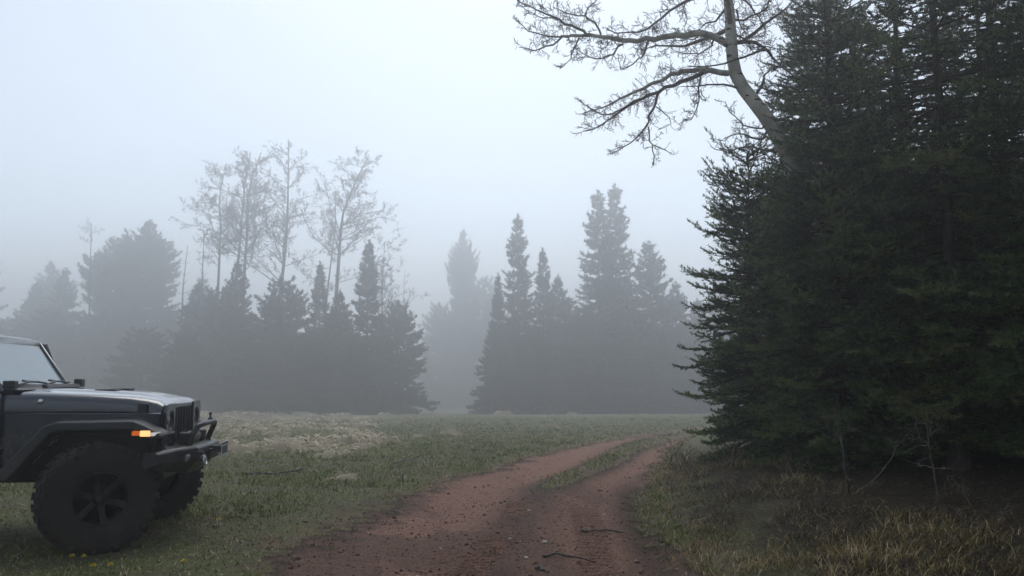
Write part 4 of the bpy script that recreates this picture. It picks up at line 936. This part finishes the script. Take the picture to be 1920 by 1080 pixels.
# windscreen
A, B = np.array([-.80, 0, 1.40]), np.array([-1.09, 0, 1.85])
def ws(y, t, out=0.0): p = A + (B - A) * t; return (p[0] + out * .88, y, p[2] + out * .47)
pyobj('windscreen', [ws(-.68, .06), ws(.68, .06), ws(.63, .95), ws(-.63, .95)], [(0, 1, 2, 3)], gl, CAR).modifiers.new('thick', 'SOLIDIFY').thickness = .008
for y0, y1 in ((-.715, -.665), (.715, .665)): tube('pillar', [ws(y0, -.05), ws(y1, 1.02)], .024, paint, CAR, 8, 2)
tube('windscreen_header', [ws(-.665, 1.0), ws(0, 1.04), ws(.665, 1.0)], .022, simple('header_paint', (.03, .034, .042), .3, 0, .5, .5), CAR, 8, 6)
tube('windscreen_sill', [ws(-.70, .0), ws(.70, .0)], .035, black, CAR, 8, 2)
for yb, ye in ((-.50, .05), (.12, .62)):
    wp = tube('wiper', [ws(yb, .02, .05), ws((yb + ye) / 2, .09, .045), ws(ye, .10, .03)], .011, black, CAR, 6); tube('wiper_blade', [ws(ye - .34, .13, .03), ws(ye + .12, .075, .03)], .010, black, wp, 6, 2)
# dash, seats and steering wheel seen through the glass
box('dashboard', -1.25, -.95, -.66, .66, 1.18, 1.42, dark_in, CAR, .04)
for s in (-1, 1):
    st = box('seat', -2.0, -1.55, s * .38 - .24, s * .38 + .24, .9, 1.05, dark_in, CAR, .05); box('backrest', -2.1, -1.95, s * .38 - .23, s * .38 + .23, 1.0, 1.55, dark_in, st, .05); box('headrest', -2.1, -2.0, s * .38 - .12, s * .38 + .12, 1.57, 1.75, dark_in, st, .04)
lathe('steering_wheel', [(.165, 0), (.18, -.015), (.195, 0), (.18, .015), (.165, 0)], dark_in, CAR, 24, (-1.33, .38, 1.40), (0, 0, R_(90)))
# hood
def hsec(x, w, zt, zb_, crown):
    h = [(-w, zb_), (-w, zt - .085), (-w + .008, zt - .055), (-w + .03, zt - .026), (-w + .075, zt - .008), (-w + .15, zt), (-.36, zt + crown * .35), (-.335, zt + crown * .8), (-.15, zt + crown), (0, zt + crown)]
    return [(x, y, z) for y, z in h] + [(x, -y, z) for y, z in h[-2::-1]]
loft('hood', [hsec(-.80, .730, 1.378, 1.20, .014), hsec(-.77, .729, 1.384, 1.20, .018), hsec(-.4, .715, 1.372, 1.20, .024), hsec(0, .695, 1.352, 1.20, .026), hsec(.25, .675, 1.334, 1.195, .022), hsec(.40, .662, 1.312, 1.19, .014), hsec(.48, .654, 1.292, 1.18, .006), hsec(.525, .645, 1.262, 1.175, 0)], paint, CAR)
for y in (-.2, .2): box('hood_vent', -.18, .0, y - .09, y + .09, 1.374, 1.392, black, CAR, .006)
for s in (-1, 1):
    box('hood_latch', .33, .42, min(s * .655, s * .70), max(s * .655, s * .70), 1.17, 1.275, black, CAR, .012)
    lathe('badge', [(0, -.008), (.018, -.007), (.024, 0)], chrome, CAR, 20, (-.47, s * .722, 1.292), (0, 0, 0 if s < 0 else PI))
prism('cowl', [(-.80, 1.36), (-.83, 1.42), (-.70, 1.405), (-.66, 1.392)], -.70, .70, black, CAR, .006)
box('cowl_lamp', -.80, -.70, -.70, -.62, 1.405, 1.475, black, CAR, .01)
prism('cowl_bar', [(-.72, 1.40), (-.72, 1.435), (-.68, 1.435), (-.66, 1.40)], -.1, .74, black, CAR, .006); box('cowl_lamp', -.74, -.66, .70, .80, 1.40, 1.485, black, CAR, .012)
# fender flares and wheel wells
fo = [(.61, .985), (.60, 1.02), (.48, 1.10), (.38, 1.14), (-.26, 1.135), (-.36, 1.10), (-.74, .66), (-.73, .63), (-.62, .63), (-.60, .66), (-.30, 1.02), (-.22, 1.06), (.36, 1.065), (.43, 1.04), (.49, .985), (.55, .968)]
ro = [(-2.42, .70), (-2.62, 1.02), (-2.74, 1.10), (-3.26, 1.10), (-3.38, 1.02), (-3.56, .74), (-3.47, .74), (-3.33, .97), (-3.22, 1.03), (-2.78, 1.03), (-2.68, .97), (-2.52, .70)]
for s in (-1, 1):
    fl = prism('fender_flare', fo, s * .665, s * .935, flare_m, CAR, .022, [(x * .985, z - .012 if z > 1.05 else z) for x, z in fo])
    prism('fender_flare', ro, s * .70, s * .93, flare_m, CAR, .02)
    y0, y1 = sorted((s * .86, s * .944))
    ts = empty('turn_signal', (0, 0, 0)); ts.parent = CAR
    if s < 0: ts['label'] = 'lit amber and white turn signal on the near fender flare'
    for nm, x0, x1, zz0, zz1, mt in (('side_marker', .37, .435, 1.004, 1.042, amber), ('lit_lamp', .437, .52, .996, 1.046, amber_lit), ('clear_lens', .522, .588, .998, 1.03, white_lit)):
        k = 0 if x1 < .55 else -.035
        prism(nm, [(x0, zz0 + (.012 if x0 < .3 else 0)), (x0, zz1), (x1, zz1), (x1 + k, zz0)], s * .85, s * (.944 if x1 < .55 else .938), mt if s < 0 else lens, ts, .004)
    box('inner_fender', -.62, .46, min(s * .50, s * .67), max(s * .50, s * .67), 1.0, 1.10, dark_in, CAR, .01)
    # grille side plate with a round headlight opening
    cy_, cz, rr, x = s * .462, 1.105, .1, .55; n = 64; V, F = [], []
    ys0, ys1, zs0, zs1 = cy_ - .125, cy_ + .16 * (1 if s > 0 else 0) + .125 * (1 if s < 0 else 0), .84, 1.262
    ys0, ys1 = (cy_ - .16, cy_ + .125) if s < 0 else (cy_ - .125, cy_ + .16)
    for k in range(n):
        a = 2 * PI * k / n; c, q = math.cos(a), math.sin(a); V.append((x, cy_ + rr * c, cz + rr * q))
        tx = ((ys1 - cy_) if c > 0 else (cy_ - ys0)) / max(abs(c), 1e-6); tz = ((zs1 - cz) if q > 0 else (cz - zs0)) / max(abs(q), 1e-6); tt = min(tx, tz); tt = min(tt, (abs(c / max(1e-6, (ys1 - cy_) if c > 0 else (cy_ - ys0))) ** 6 + abs(q / ((zs1 - cz) if q > 0 else (cz - zs0))) ** 6) ** (-1 / 6)) if q > 0 and (c > 0) == (s > 0) else tt; V.append((x, cy_ + tt * c, cz + tt * q))
    for k in range(n): F.append((2 * k, 2 * k + 1, (2 * k + 3) % (2 * n), (2 * k + 2) % (2 * n)))
    g = pyobj('grille_side', V, F, paint, CAR); m = g.modifiers.new('thick', 'SOLIDIFY'); m.thickness = .03; m.offset = 0
    hl = empty('headlight', (0, 0, 0)); hl.parent = CAR
    lathe('bezel', [(.098, .03), (.098, -.012), (.088, -.012), (.078, .02)], black, hl, 32, (.552, cy_, cz), (0, 0, R_(90)))
    lathe('lens', [(0, -.022), (.04, -.018), (.07, -.006), (.085, .01)], lens, hl, 32, (.53, cy_, cz), (0, 0, R_(90)))
box('radiator', .46, .485, -.62, .62, .84, 1.25, dark_in, CAR, .004)
box('grille_top', .515, .555, -.36, .36, 1.215, 1.262, paint, CAR, .012); box('grille_bottom', .515, .555, -.36, .36, .84, .90, paint, CAR, .012)
for k in range(8): box('grille_bar', .518, .560, -.351 + k * .0975, -.351 + k * .0975 + .0205, .895, 1.222, paint, CAR, .008)
# steel bumper, hoop, winch, shackles, plate
def bsec(y, xf, zt, zb_): return [(.44, y, zt), (xf - .03, y, zt + .004), (xf, y, zt - .02), (xf + .015, y, zt - .10), (xf - .10, y, zb_), (.44, y, zb_ + .03)]
bm_o = loft('bumper', [bsec(-.84, .56, .845, .70), bsec(-.62, .66, .858, .66), bsec(-.42, .80, .868, .62), bsec(0, .82, .87, .61), bsec(.42, .80, .868, .62), bsec(.62, .66, .858, .66), bsec(.84, .56, .845, .70)], black_metal, CAR, True, 0, True)
for p in bm_o.data.polygons: p.use_smooth = False
bevel(bm_o, .01)
tube('bull_bar', [(.70, -.37, .86), (.735, -.35, .98), (.765, -.30, 1.045), (.79, -.22, 1.062), (.79, .22, 1.062), (.785, .30, 1.045), (.75, .35, .98), (.70, .37, .86)], .027, black_metal, CAR, 12, 44)
tube('lamp_bracket', [(.785, .10, 1.075), (.785, .10, 1.14)], .010, black, CAR, 6, 2); box('bracket_clamp', .765, .805, .07, .13, 1.085, 1.102, black, CAR, .004); box('bracket_tip', .772, .80, .085, .115, 1.135, 1.155, black, CAR, .004)
tube('winch_drum', [(.64, -.17, .925), (.64, .17, .925)], .05, steel, CAR, 14, 2); box('winch_motor', .58, .71, -.30, -.17, .87, .985, black_metal, CAR, .02); box('winch_gearbox', .58, .71, .17, .29, .87, .985, black_metal, CAR, .02)
for k in range(5): lathe('rope_coil', [(.052, -.012), (.06, 0), (.052, .012)], simple('rope', (.25, .24, .23), .8), CAR, 20, (.64, -.12 + k * .06, .925))
box('fairlead', .835, .86, -.17, .17, .72, .82, black_metal, CAR, .008)
for y in (-.43, .43):
    sh = empty('shackle', (.82, y, .775)); sh.parent = CAR
    box('tab', -.03, .035, -.012, .012, -.045, .045, black_metal, sh, .006)
    a = np.linspace(-2.3, 2.3, 16); tube('bow', [(.035 + .012 * (1 + math.cos(q)), .040 * math.sin(q), -.012 - .038 * (.7 + math.cos(q))) for q in a], .010, steel, sh, 8, 0); tube('pin', [(.03, -.055, 0), (.03, .055, 0)], .012, steel, sh, 8, 2)
for y in (-.52, .52): lathe('fog_lamp', [(0, -.012), (.03, -.008), (.042, .01)], lens, CAR, 20, (.735, y, .77), (0, 0, R_(90 - 30 if y < 0 else 90 + 30)))
pl = box('license_plate', .948, .954, -.15, .15, .735, .875, plate_m, CAR, .002); pl['label'] = 'pale license plate on the front bumper'
box('plate_mount', .83, .948, -.05, .05, .79, .84, black, CAR, .003)
box('plate_strip', .9545, .9565, -.145, .145, .852, .871, ink, pl, 0)
for k in range(6): box('plate_mark', .9545, .9565, -.125 + k * .043, -.125 + k * .043 + .024, .765, .835, ink, pl, 0)

# ---------------------------------------------------------------- fog
HX, HY0, HY1, HZ0, HZ1 = 425, -425, 425, -10.5, 46
hv = [(x, y, z) for z in (HZ0, HZ1) for y in (HY0, HY1) for x in (-HX, HX)]
hf = [(0, 2, 3, 1), (4, 5, 7, 6), (0, 1, 5, 4), (2, 6, 7, 3), (0, 4, 6, 2), (1, 3, 7, 5)]
hm = bpy.data.materials.new('fog'); hm.use_nodes = True; hn = hm.node_tree
for n in list(hn.nodes):
    if n.type == 'BSDF_PRINCIPLED': hn.nodes.remove(n)
pv = hn.nodes.new('ShaderNodeVolumePrincipled'); pv.inputs['Color'].default_value = (.95, .96, .98, 1)
pv.inputs['Density'].default_value = .0068; pv.inputs['Anisotropy'].default_value = .78
hn.links.new(pv.outputs[0], hn.nodes['Material Output'].inputs['Volume'])
hz = ob('haze', mesh_np('haze', hv, hf), hm); tag(hz, None, None, None, 'stuff')
